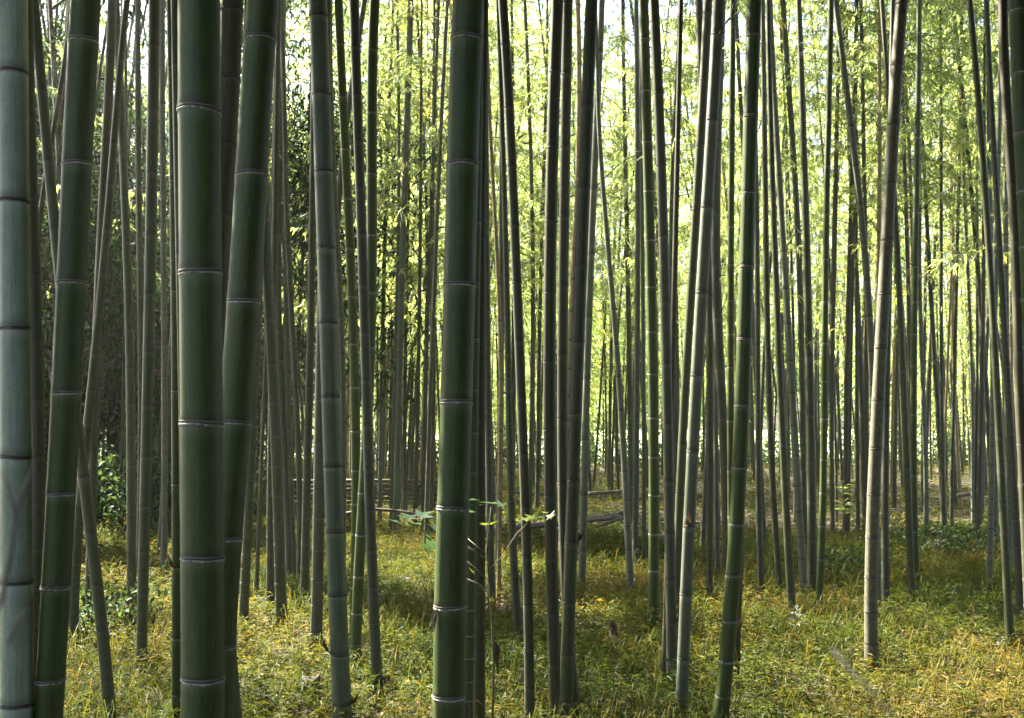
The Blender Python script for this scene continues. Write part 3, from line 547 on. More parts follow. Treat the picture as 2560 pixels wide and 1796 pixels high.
T('D', [(975,0),(988,100),(992,260),(1001,400),(1006,550),(1014,690),(1021,830),(1029,970),(1038,1110),(1046,1250),(1055,1390),(1062,1520),(1072,1611),(1081,1771),(1090,1941),(1097,2081),(1103,2221),(1109,2331),(1116,2451),(1124,2561),(1138,2791)], 21, 34, 'grey', None, [100,260,400,550,690,830,970,1110,1250,1390,1520,1640,1771,1941,2081,2221,2331,2451,2561])
T('D', [(985,0),(990,500),(995,800),(1000,1200)], 16, 22, 'pale', 13)
T('D', [(1022,1200),(1012,1680),(1006,1840),(1005,2000),(1001,2311),(995,2461),(989,2671)], 24, 26, 'pale', None, None, 'pale bamboo with dark rings just left of the leaning olive one')
T('D', [(1055,0),(1052,140),(1068,375),(1078,600),(1097,840),(1107,1070),(1118,1350),(1125,1611),(1140,2000)], 42, 44, 'brown', 6.0, None, 'dark brown bamboo next to the frame-side green one')
T('D', [(1118,0),(1130,330),(1142,600),(1155,860),(1168,1110),(1180,1400)], 72, 76, 'green', 4.5, [50,330,600,860,1110], 'dark green bamboo cut off by the picture edge')
T('D', [(1066,600),(1065,1000),(1070,1400),(1074,1900)], 20, 25, 'pale', 11)
T('D', [(294,1200),(290,1611),(283,1900),(284,2200),(293,2440)], 24, 20, 'brown')
T('D', [(372,1000),(360,1400),(355,1611),(350,2000),(347,2440)], 22, 25, 'brown')
T('D', [(398,1400),(400,1900),(405,2410)], 15, 18, 'brown', None, None, None, 'far')
T('D', [(548,900),(540,1400),(530,1800),(525,2150),(527,2450),(530,2761)], 26, 34, 'grey')
T('D', [(582,1400),(578,1611),(570,2000),(566,2290)], 16, 18, 'brown', None, None, None, 'far')
for P, D, w0, w1, mat, nodes, desc, cr in TR:
    bamboo(P, D, w0, w1, mat, nodes, None, cr, desc)

# far grove: thinner stems between and behind the traced ones
rs_ = random.Random(77); placed = []
def far_ok(x, y):
    if any((x - a) ** 2 + (y - b) ** 2 < .30 for a, b in placed): return False
    return True
def far_bamboo(px, D, crowns):
    x = (px - 1280) / 2560 * D
    if not far_ok(x, D): return False
    placed.append((x, D))
    dia = rs_.uniform(.045, .085) if D < 20 else rs_.uniform(.055, .1)
    lean = rs_.gauss(0, .035); cur = rs_.gauss(0, .006)
    pts = []
    for z in (11.0, 8, 5, 2.5, 0):
        pts.append(proj((x + lean * z + cur * z * z, D, z)))
    mats = ['brown', 'brown', 'olive', 'olive', 'grey', 'olive', 'brown', 'tan'] if D < 24 else ['brown', 'olive', 'brown']
    if px < 560 and D < 30: crowns = None if rs_.random() < .8 else 'thin'
    if px > 1350 and crowns in ('far', 'low') and rs_.random() < .6: crowns = 'thin'
    bamboo(pts, D, dia * .55 * 2560 / D, dia * 2560 / D, rs_.choice(mats), None, rs_.uniform(9.5, 12.0) if px > 1300 else rs_.uniform(11.5, 14.5), crowns, None, rings=False)
    return True
for n, a, b, d0, d1, cr in ((34, -60, 640, 12, 22, 'far'), (22, 600, 1330, 17, 30, 'far'), (20, 1300, 1900, 18, 32, 'far'), (32, 1850, 2640, 17, 32, 'far'),
                            (24, -150, 2700, 33, 41, 'low'), (12, 650, 2000, 36, 42, 'low'), (16, 1900, 2600, 15, 28, 'thin'), (8, 1250, 1900, 16, 27, 'thin'), (6, 640, 1200, 15, 24, 'thin'), (10, -300, 0, 9, 16, 'far'), (8, 2560, 2900, 8, 16, 'far')):
    k = tr = 0
    while k < n and tr < 400:
        tr += 1; k += far_bamboo(rs_.uniform(a, b), rs_.uniform(d0, d1), cr)

# labels: every bamboo is told apart by its look or by where it stands next to a clearly different one
WD = ['first', 'second', 'third', 'fourth', 'fifth', 'sixth', 'seventh', 'eighth', 'ninth', 'tenth', 'eleventh', 'twelfth', 'thirteenth', 'fourteenth', 'fifteenth', 'sixteenth', 'seventeenth', 'eighteenth', 'nineteenth', 'twentieth']
MN = {'green': 'green', 'bluegrey': 'blue-grey', 'waxy': 'pale grey-green', 'grey': 'grey', 'olive': 'olive', 'brown': 'brown', 'pale': 'pale', 'tan': 'tan', 'mottled': 'mottled'}
anch = sorted([b for b in ALLB if b['desc']], key=lambda b: b['px'])
SHORT = {   # opening words of an anchor's label -> how its neighbours refer to it
 'thick pale grey-green': 'thick pale edge bamboo', 'thick dark green': 'thick leaning dark green bamboo', 'dim olive bamboo crossing': 'olive bamboo crossing behind the dark green one',
 'thin olive bamboo with': 'thin olive most slanted bamboo', 'olive-brown upright': 'olive-brown upright bamboo in open grass', 'slim pale mottled': 'slim pale closely ringed bamboo',
 'slim dark green': 'slim dark green bamboo touching the thickest', 'thickest green': 'thickest straight green bamboo', 'thick green bamboo leaning': 'green bamboo leaning into the thickest one',
 'dim olive bamboo with': 'olive bamboo with sunlit foot edge', 'blue-grey': 'dark-ringed blue-grey bamboo', 'grey bamboo with a': 'grey companion of the blue-grey bamboo', 'slim deep green': 'slim deep green curving bamboo',
 'grey-brown ringed': 'bowing grey-brown ringed bamboo', 'green bamboo passing': 'green bamboo behind the bowing one', 'upright olive bamboo alone': 'lone upright olive bamboo', 'dry tan': 'dry tan bamboo by the pole fence',
 'thick bright green': 'thick bright green middle bamboo', 'thin tan': 'thin tan slanting bamboo', 'grey-green bamboo with': 'white-edged grey-green middle bamboo', 'dark brown bamboo, widest': 'widest dark brown bamboo of the trio',
 'grey bamboo squeezed': 'grey bamboo squeezed inside the trio', 'dark olive': 'dark olive white-edged leaning bamboo', 'pale green-grey': 'half hidden pale green-grey bamboo', 'slim pale lichen': 'slim lichen-speckled pale bamboo',
 'deep green bamboo standing': 'straight deep green bamboo', 'grey bamboo running': 'grey bamboo beside the straight deep green', 'pale grey leaning': 'pale grey leaning bamboo with bright edge', 'large green': 'large green leaning bamboo',
 'olive bamboo just': 'olive bamboo beside the slender pale one', 'slender pale': 'slender pale hairline-ringed bamboo', 'dark green bamboo curving': 'dark green bamboo with curved foot', 'pale green bamboo': 'pale green bamboo slanting behind the mottled',
 'thin reddish': 'thin reddish brown high bamboo', 'mottled brown': 'mottled brown black-ringed bamboo', 'slim green bamboo with': 'slim green bright-rimmed bamboo', 'pale sun-caught': 'pale sun-caught bamboo by the clearing',
 'olive bamboo leaning': 'steadily leaning olive bamboo', 'pale bamboo with': 'pale dark-ringed bamboo by the leaning olive', 'dark brown bamboo next': 'dark brown bamboo near the frame side', 'dark green bamboo cut': 'dark green bamboo cut by the edge'}
rest = sorted([b for b in ALLB if not b['desc']], key=lambda b: b['px'])
for b in anch: tag(b['o'], b['desc'], 'bamboo', 'bamboo stems of the grove')
cnt = {}
for b in rest:
    left = [a for a in anch if a['px'] <= b['px']]
    a = left[-1] if left else None
    key = (id(a), b['far'], b['mat']); cnt[key] = cnt.get(key, 0) + 1
    w_ = WD[min(cnt[key] - 1, len(WD) - 1)]; th_ = 'far' if b['far'] else 'near'
    if a is None: lab = f"{w_} {th_} {MN[b['mat']]} bamboo at the left picture edge"
    else: lab = f"{w_} {th_} {MN[b['mat']]} bamboo right of the {[v for k_, v in SHORT.items() if a['desc'].startswith(k_)][0]}"
    tag(b['o'], lab, 'bamboo', 'bamboo stems of the grove')

# broken twig at an upper node of the pale grey leaning bamboo
b = [q for q in ALLB if q['desc'] and q['desc'].startswith('pale grey leaning')][0]
pt = lambda x, y, D: np.array(unproj(1280 + x / K, y / K, D)[0] - b['o'].location)
V, F = join([tube(np.array([pt(930, 158, 5.63), pt(938, 140, 5.58), pt(965, 95, 5.6), pt(1012, 60, 5.66), pt(1040, 25, 5.7)]), [.012, .009, .006, .0045, .002], 7), tube(np.array([pt(965, 95, 5.6), pt(985, 60, 5.55), pt(992, 20, 5.55)]), [.005, .003, .0015], 5)])
link('broken_twig', mesh_np('broken_twig', V, F, mats=[m_branch], smooth=True), b['o'])

# ------------------------------------------------------------------ undergrowth (uncountable)
rng = np.random.default_rng(42)
def litter_zone(x, y):     # 1 = bare leaf litter
    return np.clip((y - 13.5 + .4 * pnoise(x, y, .5) * 4) / 4, 0, 1) * np.clip((x + 1.0) / 3, 0.15, 1)
def shoots(n, d0, d1, hl, hh, nl, LL, LW):
    d = d0 + (d1 - d0) * rng.random(n * 2); x = (rng.random(n * 2) - .5) * (1.25 * d + 5)
    keep = rng.random(n * 2) < (.55 * d + 2.5) / (.55 * d1 + 2.5)
    keep &= rng.random(n * 2) > .72 * litter_zone(x, d)
    x, d = x[keep][:n], d[keep][:n]; n = len(x)
    pn = pnoise(x, d, 1.1); pt = pnoise(x + 9, d - 4, .8)
    h = (hl + (hh - hl) * rng.random(n)) * (1 + .35 * pn)
    z = gz(x, d)
    la = rng.uniform(0, 6.28, n); lm = rng.uniform(.1, .7, n)
    lean = np.stack([np.cos(la) * lm, np.sin(la) * lm, np.ones(n)], -1)
    P = np.repeat(np.stack([x, d, z], -1), nl, 0); ln = np.repeat(lean, nl, 0); hh_ = np.repeat(h, nl)
    t = rng.uniform(.12, 1, n * nl); P = P + ln * (hh_ * t)[:, None] - np.array([[0, 0, 1]]) * (hh_ * t ** 2 * .25)[:, None]
    az = rng.uniform(0, 6.28, n * nl)
    D = np.stack([np.cos(az), np.sin(az), rng.uniform(-.25, .75, n * nl)], -1)
    N = np.array([[0, 0, 1.]]) + rng.normal(size=(n * nl, 3)) * .45
    tone = np.repeat(np.clip(.40 + .28 * pt + rng.normal(size=n) * .14, .02, .95), nl) + rng.normal(size=n * nl) * .08
    V, F = leaves(P, D, N, rng.uniform(.6, 1.25, n * nl) * LL, rng.uniform(.7, 1.2, n * nl) * LW, .12, .3)
    # stems
    k = n; S = np.stack([x, d, z], -1); E = S + lean * h[:, None] * np.array([[1, 1, .75]])
    o = np.stack([np.cos(la + 1.57), np.sin(la + 1.57), 0 * la], -1) * (LW * .07)
    Vs = np.stack([S - o, S + o, E + o * .4, E - o * .4], 1).reshape(-1, 3); Fs = np.arange(4 * k).reshape(k, 4)
    return np.vstack([V, Vs]), np.vstack([F, Fs + len(V)]), np.concatenate([np.repeat(np.clip(tone, .02, .98), 5), np.repeat(np.clip(.5 + .2 * pt, .1, .9), 4)])
def wisps(n, d0, d1, L0, L1, w):
    d = d0 + (d1 - d0) * rng.random(n * 2); x = (rng.random(n * 2) - .5) * (1.25 * d + 5)
    keep = (rng.random(n * 2) < (.55 * d + 2.5) / (.55 * d1 + 2.5)) & (rng.random(n * 2) > .9 * litter_zone(x, d)) & (pnoise(x, d, 1.7) + rng.normal(size=n * 2) * .35 > -.1)
    x, d = x[keep][:n], d[keep][:n]; n = len(x); a = rng.uniform(0, 6.28, n); L = rng.uniform(L0, L1, n)
    o = np.stack([np.cos(a), np.sin(a), 0 * a], -1); sd_ = np.stack([-np.sin(a), np.cos(a), 0 * a], -1) * w; b = np.stack([x, d, gz(x, d)], -1); z = np.array([[0, 0, 1.]])
    q = rng.uniform(.2, .8, n)[:, None]; Lc = L[:, None]
    m1 = b + o * Lc * q * .3 + z * Lc * .6; m2 = b + o * Lc * q * .75 + z * Lc * .9; t = b + o * Lc * q * 1.25 + z * Lc * (.95 - .35 * q)
    V = np.stack([b - sd_, b + sd_, m1 + sd_, m1 - sd_, m2 + sd_ * .8, m2 - sd_ * .8, t + sd_ * .1, t - sd_ * .1], 1).reshape(-1, 3)
    i = np.arange(n)[:, None] * 8; F = np.concatenate([i + np.array([[0, 1, 2, 3]]), i + np.array([[3, 2, 4, 5]]), i + np.array([[5, 4, 6, 7]])], 1).reshape(-1, 4)
    return V, F, np.repeat(np.clip(.44 + .25 * pnoise(x + 9, d - 4, .8) + rng.normal(size=n) * .18, .02, .95), 8)
zones = [wisps(26000, 2.5, 9, .12, .30, .0016), wisps(22000, 9, 16, .12, .32, .0026), wisps(9000, 16, 28, .14, .34, .005), shoots(34000, 2.5, 8.5, .09, .26, 9, .060, .0095), shoots(32000, 8.5, 15, .10, .27, 8, .075, .013), shoots(14000, 15, 27, .10, .28, 8, .125, .024), shoots(8000, 27, 43, .12, .35, 8, .17, .04)]
o_, Vv, Fv, Tv = 0, [], [], []
for V, F, t in zones: Vv.append(V); Fv.append(F + o_); Tv.append(t); o_ += len(V)
tag(link('undergrowth', mesh_np('undergrowth', np.vstack(Vv), np.vstack(Fv), np.concatenate(Tv), [m_grass])), 'low yellow-green grass and weeds covering the forest floor', 'undergrowth', None, 'stuff')
n = 26000
d = rng.uniform(3, 42, n); x = (rng.random(n) - .5) * (1.25 * d + 5)
V, F = leaves(np.stack([x, d, gz(x, d) + rng.uniform(.005, .03, n)], -1), np.stack([rng.normal(size=n), rng.normal(size=n), rng.normal(size=n) * .15], -1), np.array([[0, 0, 1.]]) + rng.normal(size=(n, 3)) * .3, rng.uniform(.06, .14, n), rng.uniform(.016, .035, n), .1, .05)
tag(link('leaf_litter', mesh_np('leaf_litter', V, F, np.repeat(rng.random(n), 5), [m_litter])), 'dry tan bamboo leaves littering the forest floor', 'leaf litter', None, 'stuff')

# unseen leaf shell added round and behind the viewpoint, shaped to shade the stems
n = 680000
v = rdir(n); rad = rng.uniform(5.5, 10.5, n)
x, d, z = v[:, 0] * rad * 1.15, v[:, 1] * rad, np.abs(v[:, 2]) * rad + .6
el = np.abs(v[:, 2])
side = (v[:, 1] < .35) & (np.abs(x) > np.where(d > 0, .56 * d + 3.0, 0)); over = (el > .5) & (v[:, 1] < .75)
gap = (x < -.6) & (d < 2.6) & (d > -9) & (z > 1.0) & (z < 9)          # opening shaped into the shell to let light in from the left
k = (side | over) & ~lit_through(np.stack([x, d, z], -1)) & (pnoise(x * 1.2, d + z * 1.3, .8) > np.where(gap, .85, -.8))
x, d, z = x[k], d[k], z[k]
m = 70000; x2, d2, z2 = rng.uniform(-14, 11, m), rng.uniform(8.5, 17.5, m), rng.uniform(8.8, 13.5, m)  # second leaf block added above the frame to dapple the sun
k = (pnoise(x2 + .2 * z2, d2 - .3 * z2, 1.25) > -.12) & ~lit_through(np.stack([x2, d2, z2], -1))
x, d, z = np.concatenate([x, x2[k]]), np.concatenate([d, d2[k]]), np.concatenate([z, z2[k]]); n = len(x)
V, F = leaves(np.stack([x, d, z], -1), rdir(n) + np.array([[0, 0, -.5]]), rdir(n) * .6 + np.array([[0, 0, 1.]]), rng.uniform(.16, .26, n), rng.uniform(.035, .055, n))
tag(link('shade_canopy', mesh_np('shade_canopy', V, F, np.repeat(rng.random(n) * .7, 5), [m_dark])), 'dense unseen leaf canopy added over and around the near stems for shade', 'canopy', None, 'stuff')

Vv, Fv, Tv, o_ = [], [], [], 0
for k in range(170):
    cx, cy = rng.uniform(-25, 25), rng.uniform(27, 43)
    if cx / cy < -.29 or (cx / cy > .1 and rng.random() < .45): continue
    tz = rng.uniform(1.5, 4.0) if cy > 33 else rng.uniform(4, 6); h = rng.uniform(7.5, 11) if cx / cy > .02 else rng.uniform(8, 13); n = 3600; tn0 = rng.uniform(.3, .7)
    t = rng.random(n); r_ = rng.uniform(.2, 2.2) * 0 + (1.9 - 1.1 * t) * np.sqrt(rng.random(n)); a_ = rng.uniform(0, 6.28, n)
    bz = np.floor(t * 34) / 34 * h + tz - .45 * r_ ** 2 * .5 + rng.normal(size=n) * .10; a_ = np.floor(a_ / 1.05) * 1.05 + np.floor(t * 26) * 2.4 + rng.normal(size=n) * .22
    P = np.stack([cx + r_ * np.cos(a_), cy + r_ * np.sin(a_), bz], -1); kk = ~lit_through(P); P, a_ = P[kk], a_[kk]; n = len(P)
    V, F = leaves(P, np.stack([np.cos(a_), np.sin(a_), 0 * a_ - .7], -1) + rng.normal(size=(n, 3)) * .5, np.array([[0, 0, 1.]]) + rng.normal(size=(n, 3)) * .5, rng.uniform(.11, .19, n), rng.uniform(.02, .03, n), .15, .25)
    Vv.append(V); Fv.append(F + o_); o_ += len(V); Tv.append(np.repeat(np.clip(tn0 + rng.normal(size=n) * .13, .02, .98), 5))
tag(link('bamboo_thicket', mesh_np('bamboo_thicket', np.vstack(Vv), np.vstack(Fv), np.concatenate(Tv), [m_leaf])), 'far yellow-green bamboo foliage reading as one leafy mass', 'thicket', None, 'stuff')

parts, cp, sg_ = [], [], []
for k in range(240):
    y = rng.uniform(27, 43); px = rng.uniform(250, 2640); x = (px - 1280) / 2560 * y; H = rng.uniform(9, 13); r = rng.uniform(.022, .042); ln = rng.normal() * .035; cv = rng.normal() * .004
    zz = np.linspace(-.05, H, 9); V, F = tube(np.stack([x + ln * zz + cv * zz ** 2, y + 0 * zz, zz], -1), r * np.linspace(1.1, .4, 9), 6, False); parts.append((V, F)); cp.append(np.stack([np.tile(np.cos(np.arange(6)), 9), np.tile(np.sin(np.arange(6)), 9), V[:, 2] * 9 + k], -1))
V, F = join(parts)
tag(link('far_stems', mesh_np('far_stems', V, F, mats=[M['brown']], smooth=True, vec=np.concatenate(cp), extra=np.full(len(V), .5))), 'thin dark bamboo stems of the farthest rows', 'bamboo stems', None, 'stuff')

# dark low bank of leaves along the far forest edge
n = 60000
x = rng.uniform(-30, 30, n); d = rng.uniform(41.5, 44, n); z = rng.random(n) ** 1.3 * (1.55 + 1.2 * pnoise(x, d * 0, .45)).clip(.6)
V, F = leaves(np.stack([x, d, z], -1), rdir(n), rdir(n), rng.uniform(.1, .2, n), rng.uniform(.05, .09, n))
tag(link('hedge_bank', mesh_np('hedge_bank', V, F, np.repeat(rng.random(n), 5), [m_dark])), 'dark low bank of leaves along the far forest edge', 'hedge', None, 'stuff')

# ------------------------------------------------------------------ broadleaf trees beyond the grove
def broad_tree(x, y, h, r, z0, n, label, mat=None):
    root = empty('broadleaf_tree', (x, y, -.05)); rr = random.Random(int(x * 7 + y)); parts = []
    top = np.array([rr.uniform(-.6, .6), rr.uniform(-.4, .4), h * .8])
    tp = [np.array([0, 0, 0.]), top * .25 + np.array([rr.uniform(-.2, .2), 0, 0]), top * .55 + np.array([rr.uniform(-.3, .3), 0, 0]), top]
    parts.append(tube(tp, np.array([.26, .2, .14, .03]) * min(1, y / 40), 9)); cen = []
    for k in range(13):
        t = rr.uniform(.22, .95); i = int(t * 3); b = tp[i] + (tp[i + 1] - tp[i]) * (t * 3 - i) if i < 3 else tp[3]
        az = rr.uniform(0, 6.28); L = r * rr.uniform(.6, 1.05) * (1.15 - .6 * t)
        e = b + np.array([math.cos(az) * L, math.sin(az) * L, rr.uniform(-.15, .55) * L])
        m_ = (b + e) / 2 + np.array([0, 0, .18 * L]); parts.append(tube([b, m_, e], [.07 * (1.2 - t), .045 * (1.2 - t), .012], 6))
        cen += [e, m_ * .4 + e * .6, (m_ + b) / 2 if t > .5 else e]
    V, F = join(parts); link('trunk', mesh_np('trunk', V, F, mats=[m_bark], smooth=True), root)
    n = int(n * 1.9) if mat is not None else n
    cen = np.array(cen); c = cen[rng.integers(0, len(cen), n)] + rng.normal(size=(n, 3)) * np.array([[.62, .62, .42]]) * r * .36
    c = c[c[:, 2] > z0]; c = c[~lit_through(c + np.array([[x, y, 0]]))]; n = len(c)
    fine = mat is not None
    V, F = leaves(c, rdir(n) + np.array([[0, 0, -.5 if fine else -.3]]), rdir(n) * .8 + np.array([[0, 0, 1.]]), rng.uniform(.12, .26, n), rng.uniform(.028, .05, n) if fine else rng.uniform(.07, .14, n))
    tn = np.clip(.5 + .22 * pnoise(c[:, 0] * 1.3, c[:, 2] * 1.3) + rng.normal(size=n) * .15, .02, .98)
    link('crown', mesh_np('crown', V, F, np.repeat(tn, 5), [mat or m_broad]), root)
    tag(root, label, 'tree', 'trees beyond the grove')
for (px, D, h, r, z0, n, lb) in (
    (-150, 48, 12, 4.8, .8, 16000, 'leafy tree beyond the grove behind the pale edge bamboo'),
    (330, 46, 13, 5.0, .6, 17000, 'leafy tree beyond the grove in the dim corner'),
    (600, 55, 12, 5.0, .8, 15000, 'leafy tree glimpsed between the two thick joined green bamboos and the grey one'),
    (800, 49, 12, 4.6, 1.0, 16000, 'sunlit leafy tree seen behind the slanting olive bamboos'),
    (1060, 47, 11, 4.4, 1.2, 16000, 'sunlit broadleaf tree behind the low pole fence'),
    (1270, 57, 12, 5.0, 1.0, 14000, 'sunlit tree glimpsed just right of the big central bamboo'),
    (1480, 49, 12, 4.8, 1.5, 16000, 'bright leafy tree behind the fallen cut poles'),
    (1700, 58, 13, 5.0, 1.6, 14000, 'pale sunlit tree behind the pale grey leaning bamboo'),
    (1870, 51, 12, 4.6, 2.0, 15000, 'high-crowned tree behind the large green leaning bamboo'),
    (2180, 50, 11, 4.6, 2.2, 14000, 'tree with raised crown behind the mottled brown bamboo'),
    (2360, 57, 13, 5.0, 1.4, 14000, 'tree glimpsed over the leaf-litter clearing'),
    (2530, 47, 13, 5.0, 1.4, 16000, 'dense dark tree beyond the leaf-litter clearing'),
    (2850, 50, 12, 4.8, 1.0, 14000, 'leafy tree at the far edge beyond the frame-side bamboo')):
    broad_tree((px - 1280) / 2560 * D, D, h * (.8 if px > 1250 else 1), r, z0, n, lb)

for (px, D, h, r, z0, n, lb) in ((-330, 17, 13, 4.6, .3, 30000, 'dark-leaved tree added for shade behind the pale edge bamboo'), (60, 21, 15, 5.0, .3, 46000, 'dark-leaved tree added to darken the dim corner'),
    (290, 25, 15, 5.2, .3, 46000, 'dark-leaved tree added for shade behind the slanting olive bamboo'), (480, 31, 15, 5.0, .4, 30000, 'dark-leaved tree added for shade behind the thickest green bamboo'), (-120, 28, 16, 5.5, .3, 42000, 'tall dark-leaved tree added for shade deep behind the leaning dark green bamboo'), (180, 15.5, 13, 4.0, .8, 26000, 'nearest dark-leaved tree added for shade, behind the crossing olive bamboo'), (420, 18, 15, 4.4, .8, 30000, 'dark-leaved tree added for shade behind the olive-brown upright bamboo'), (640, 38, 14, 4.6, .6, 22000, 'dark-leaved tree added for shade between the joined thick bamboos and blue-grey one')):
    broad_tree((px - 1280) / 2560 * D, D, h, r, z0, n, lb, m_dark)  # dark-leaved trees added to make the left background read as deep shade

# ------------------------------------------------------------------ fallen poles, low pole fence, branch
def gp(px, py, up=0):
    D = ground_D(py); p, _ = unproj(px, py, D); p.z = float(gz(np.array(p.x), np.array(D))) + up; return p
def pole(name, a, b, r0, r1, mat, label, cat, sag=0, group=None, n=9):
    a, b = np.array(a), np.array(b); r0 *= .7; r1 *= .7; P = [a + (b - a) * t - np.array([0, 0, sag * 4 * t * (1 - t)]) for t in np.linspace(0, 1, n)]
    c = P[0].copy(); V, F = tube(np.array(P) - c, np.linspace(r0, r1, n), 10)
    return tag(link(name, mesh_np(name, V, F, mats=[mat], smooth=True), None, Vector(c)), label, cat, group)
X = lambda c, x: COLX[c] + x / K
Y = lambda y: (1611 + y) / K
def at_D(c, x, y, D): p, _ = unproj(X(c, x), Y(y), D); return p
pole('fallen_pole', at_D('C', 330, 716, 13.2), at_D('C', 500, 692, 12.6), .045, .05, m_log, 'upper grey cut bamboo pole lying propped behind the pale bamboo', 'pole', 0, 'fallen poles')
pole('fallen_pole', at_D('C', 322, 728, 13.0), at_D('C', 498, 706, 12.5), .04, .04, m_log, 'second cut pole lying just under the upper grey one', 'pole', 0, 'fallen poles')
pole('fallen_pole', at_D('C', 375, 752, 12.2), at_D('C', 498, 712, 12.4), .02, .03, m_log, 'thin dark stick angled below the two cut poles', 'stick', 0, 'fallen poles')
pole('fallen_pole', at_D('C', 565, 728, 12.6), at_D('C', 625, 775, 12.0), .05, .04, m_log, 'short dark pole tipping down behind the deep green bamboo', 'pole', 0, 'fallen poles')
pole('fallen_pole', at_D('C', 15, 752, 12.4), at_D('C', 215, 738, 12.8), .055, .05, m_log, 'dark log lying low behind the tight trio of bamboos', 'log', 0, 'fallen poles')
pole('fallen_pole', at_D('A', 660, 1015, 10.2), at_D('A', 800, 985, 10.4), .035, .04, m_log, 'fallen pole behind the thickest green bamboo by the pale mottled one', 'pole', 0, 'fallen poles')
pole('fallen_pole', at_D('D', 850, 612, 19.5), at_D('D', 925, 604, 19.5), .06, .05, m_log, 'short dark log on the brown leaf-litter clearing', 'log', 0, 'fallen poles')
for i, (xa, ya, xb, yb) in enumerate(((345, 604, 500, 592), (10, 596, 140, 606))):
    pole('fallen_pole', at_D('C', xa, ya, 21), at_D('C', xb, yb, 21.6), .06, .05, m_log, ('far pale pole lying across the clearing behind the cut poles', 'far pole lying in shade left of the tight trio')[i], 'pole', 0, 'fallen poles')
P = [np.array(at_D('B', x, y, D)) for x, y, D in ((388, 695, 11.6), (440, 686, 11.6), (540, 674, 11.7), (620, 680, 11.8), (690, 690, 11.9), (760, 703, 12), (805, 722, 12), (835, 745, 12.1))]
V, F = tube(np.array(P) - P[0], np.linspace(.02, .012, len(P)), 8)
tag(link('fallen_branch', mesh_np('fallen_branch', V, F, mats=[m_bark], smooth=True), None, Vector(P[0])), 'long dark bent branch lying across the sunny gap', 'branch')
fr = empty('pole_fence', unproj(X('B', 500), Y(650), 20.3)[0] * 1); fr.location.z = 0; fr.location.y = 20.3
tag(fr, 'low fence of stacked horizontal poles in the sunny gap', 'fence')
for k in range(6):
    z = .12 + .085 * k
    V, F = tube([(-1.9 + random.uniform(-.1, .1), random.uniform(-.03, .03), z), (0, .02, z + .015), (1.6 + random.uniform(-.1, .3), random.uniform(-.03, .03), z - .01)], .036, 8)
    link('rail', mesh_np('rail', V, F, mats=[M['tan'] if k % 2 else m_log], smooth=True), fr)
for xx in (-1.7, -.6, .5, 1.5):
    V, F = tube([(xx, -.07, -.05), (xx, -.07, .66)], .035, 8); link('post', mesh_np('post', V, F, mats=[m_log], smooth=True), fr)

# stumps and a stone
def stump(p, r, h, label):
    th = np.linspace(0, 6.283, 14, endpoint=False); V, F = [], []
    for z, s in ((-.05, 1.2), (.05, 1.05), (h * .6, .97), (h, .93)):
        for t in th: V.append((r * s * math.cos(t) * (1 + .08 * math.sin(3 * t)), r * s * math.sin(t), z + (.25 * r * math.sin(2 * t + 1) if z == h else 0)))
    for i in range(3):
        for j in range(14): a, b = i * 14 + j, i * 14 + (j + 1) % 14; F.append((a, b, b + 14, a + 14))
    c = len(V); V.append((0, 0, h * .72))
    for j in range(0, 14, 2): F.append((c, 42 + j, 42 + j + 1, 42 + (j + 2) % 14))
    tag(link('stump', mesh_np('stump', np.array(V), np.array(F), mats=[m_bark], smooth=False), None, p), label, 'stump', 'bamboo stumps')
stump(gp(X('B', 245), Y(1560)), .055, .16, 'dark rotten stump in grass left of the blue-grey bamboo')
stump(gp(X('D', 785), Y(905)), .09, .22, 'brown broken stump in the dark ivy patch')
stump(gp(X('C', 105), Y(790)), .08, .2, 'small stump at the end of the dark log')
stump(gp(X('C', 670), Y(850)), .07, .2, 'dark stump right behind the deep green bamboo')
def stone(p, r, label):
    n1, n2 = 8, 12; V, F = [], []
    for i in range(n1 + 1):
        a = math.pi * i / n1
        for j in range(n2):
            b = 2 * math.pi * j / n2; q = 1 + .15 * math.sin(3 * b + i) + .1 * math.sin(5 * b - 2 * i)
            V.append((r * math.sin(a) * math.cos(b) * q, r * .8 * math.sin(a) * math.sin(b) * q, r * .6 * math.cos(a) + r * .2))
    for i in range(n1):
        for j in range(n2): F.append((i * n2 + j, (i + 1) * n2 + j, (i + 1) * n2 + (j + 1) % n2, i * n2 + (j + 1) % n2))
    tag(link('stone', mesh_np('stone', np.array(V), np.array(F), mats=[m_stone], smooth=True), None, p), label, 'stone')
stone(gp(X('B', 655), Y(1040), .06), .09, 'small pale stone lying in the yellow grass')

# ------------------------------------------------------------------ shrubs
def shrub(p, rx, h, n, label, mat=None, LL=.07):
    root = empty('shrub', p); br = []
    for k in range(9):
        a = random.uniform(0, 6.28); e = np.array([math.cos(a) * rx * .7, math.sin(a) * rx * .5, h * random.uniform(.5, .95)])
        br.append(tube([np.zeros(3), e * .5 + np.array([0, 0, .1 * h]), e], [.006, .004, .002], 4, False))
    V, F = join(br); link('stem', mesh_np('stem', V, F, mats=[m_stem]), root)
    c = rng.normal(size=(n, 3)) * np.array([[rx * .5, rx * .4, h * .28]]) + np.array([[0, 0, h * .55]]); c[:, 2] = np.abs(c[:, 2])
    V, F = leaves(c, rdir(n) + np.array([[0, 0, -.2]]), rdir(n) * .6 + np.array([[0, 0, 1.]]), rng.uniform(.7, 1.3, n) * LL, rng.uniform(.35, .55, n) * LL)
    link('foliage', mesh_np('foliage', V, F, np.repeat(rng.random(n), 5), [mat or m_dark]), root)
    tag(root, label, 'shrub', 'low dark shrubs')
shrub(gp(X('A', 545), Y(1270)), .34, .42, 260, 'dark glossy shrub in sun beside the crossing olive bamboo')
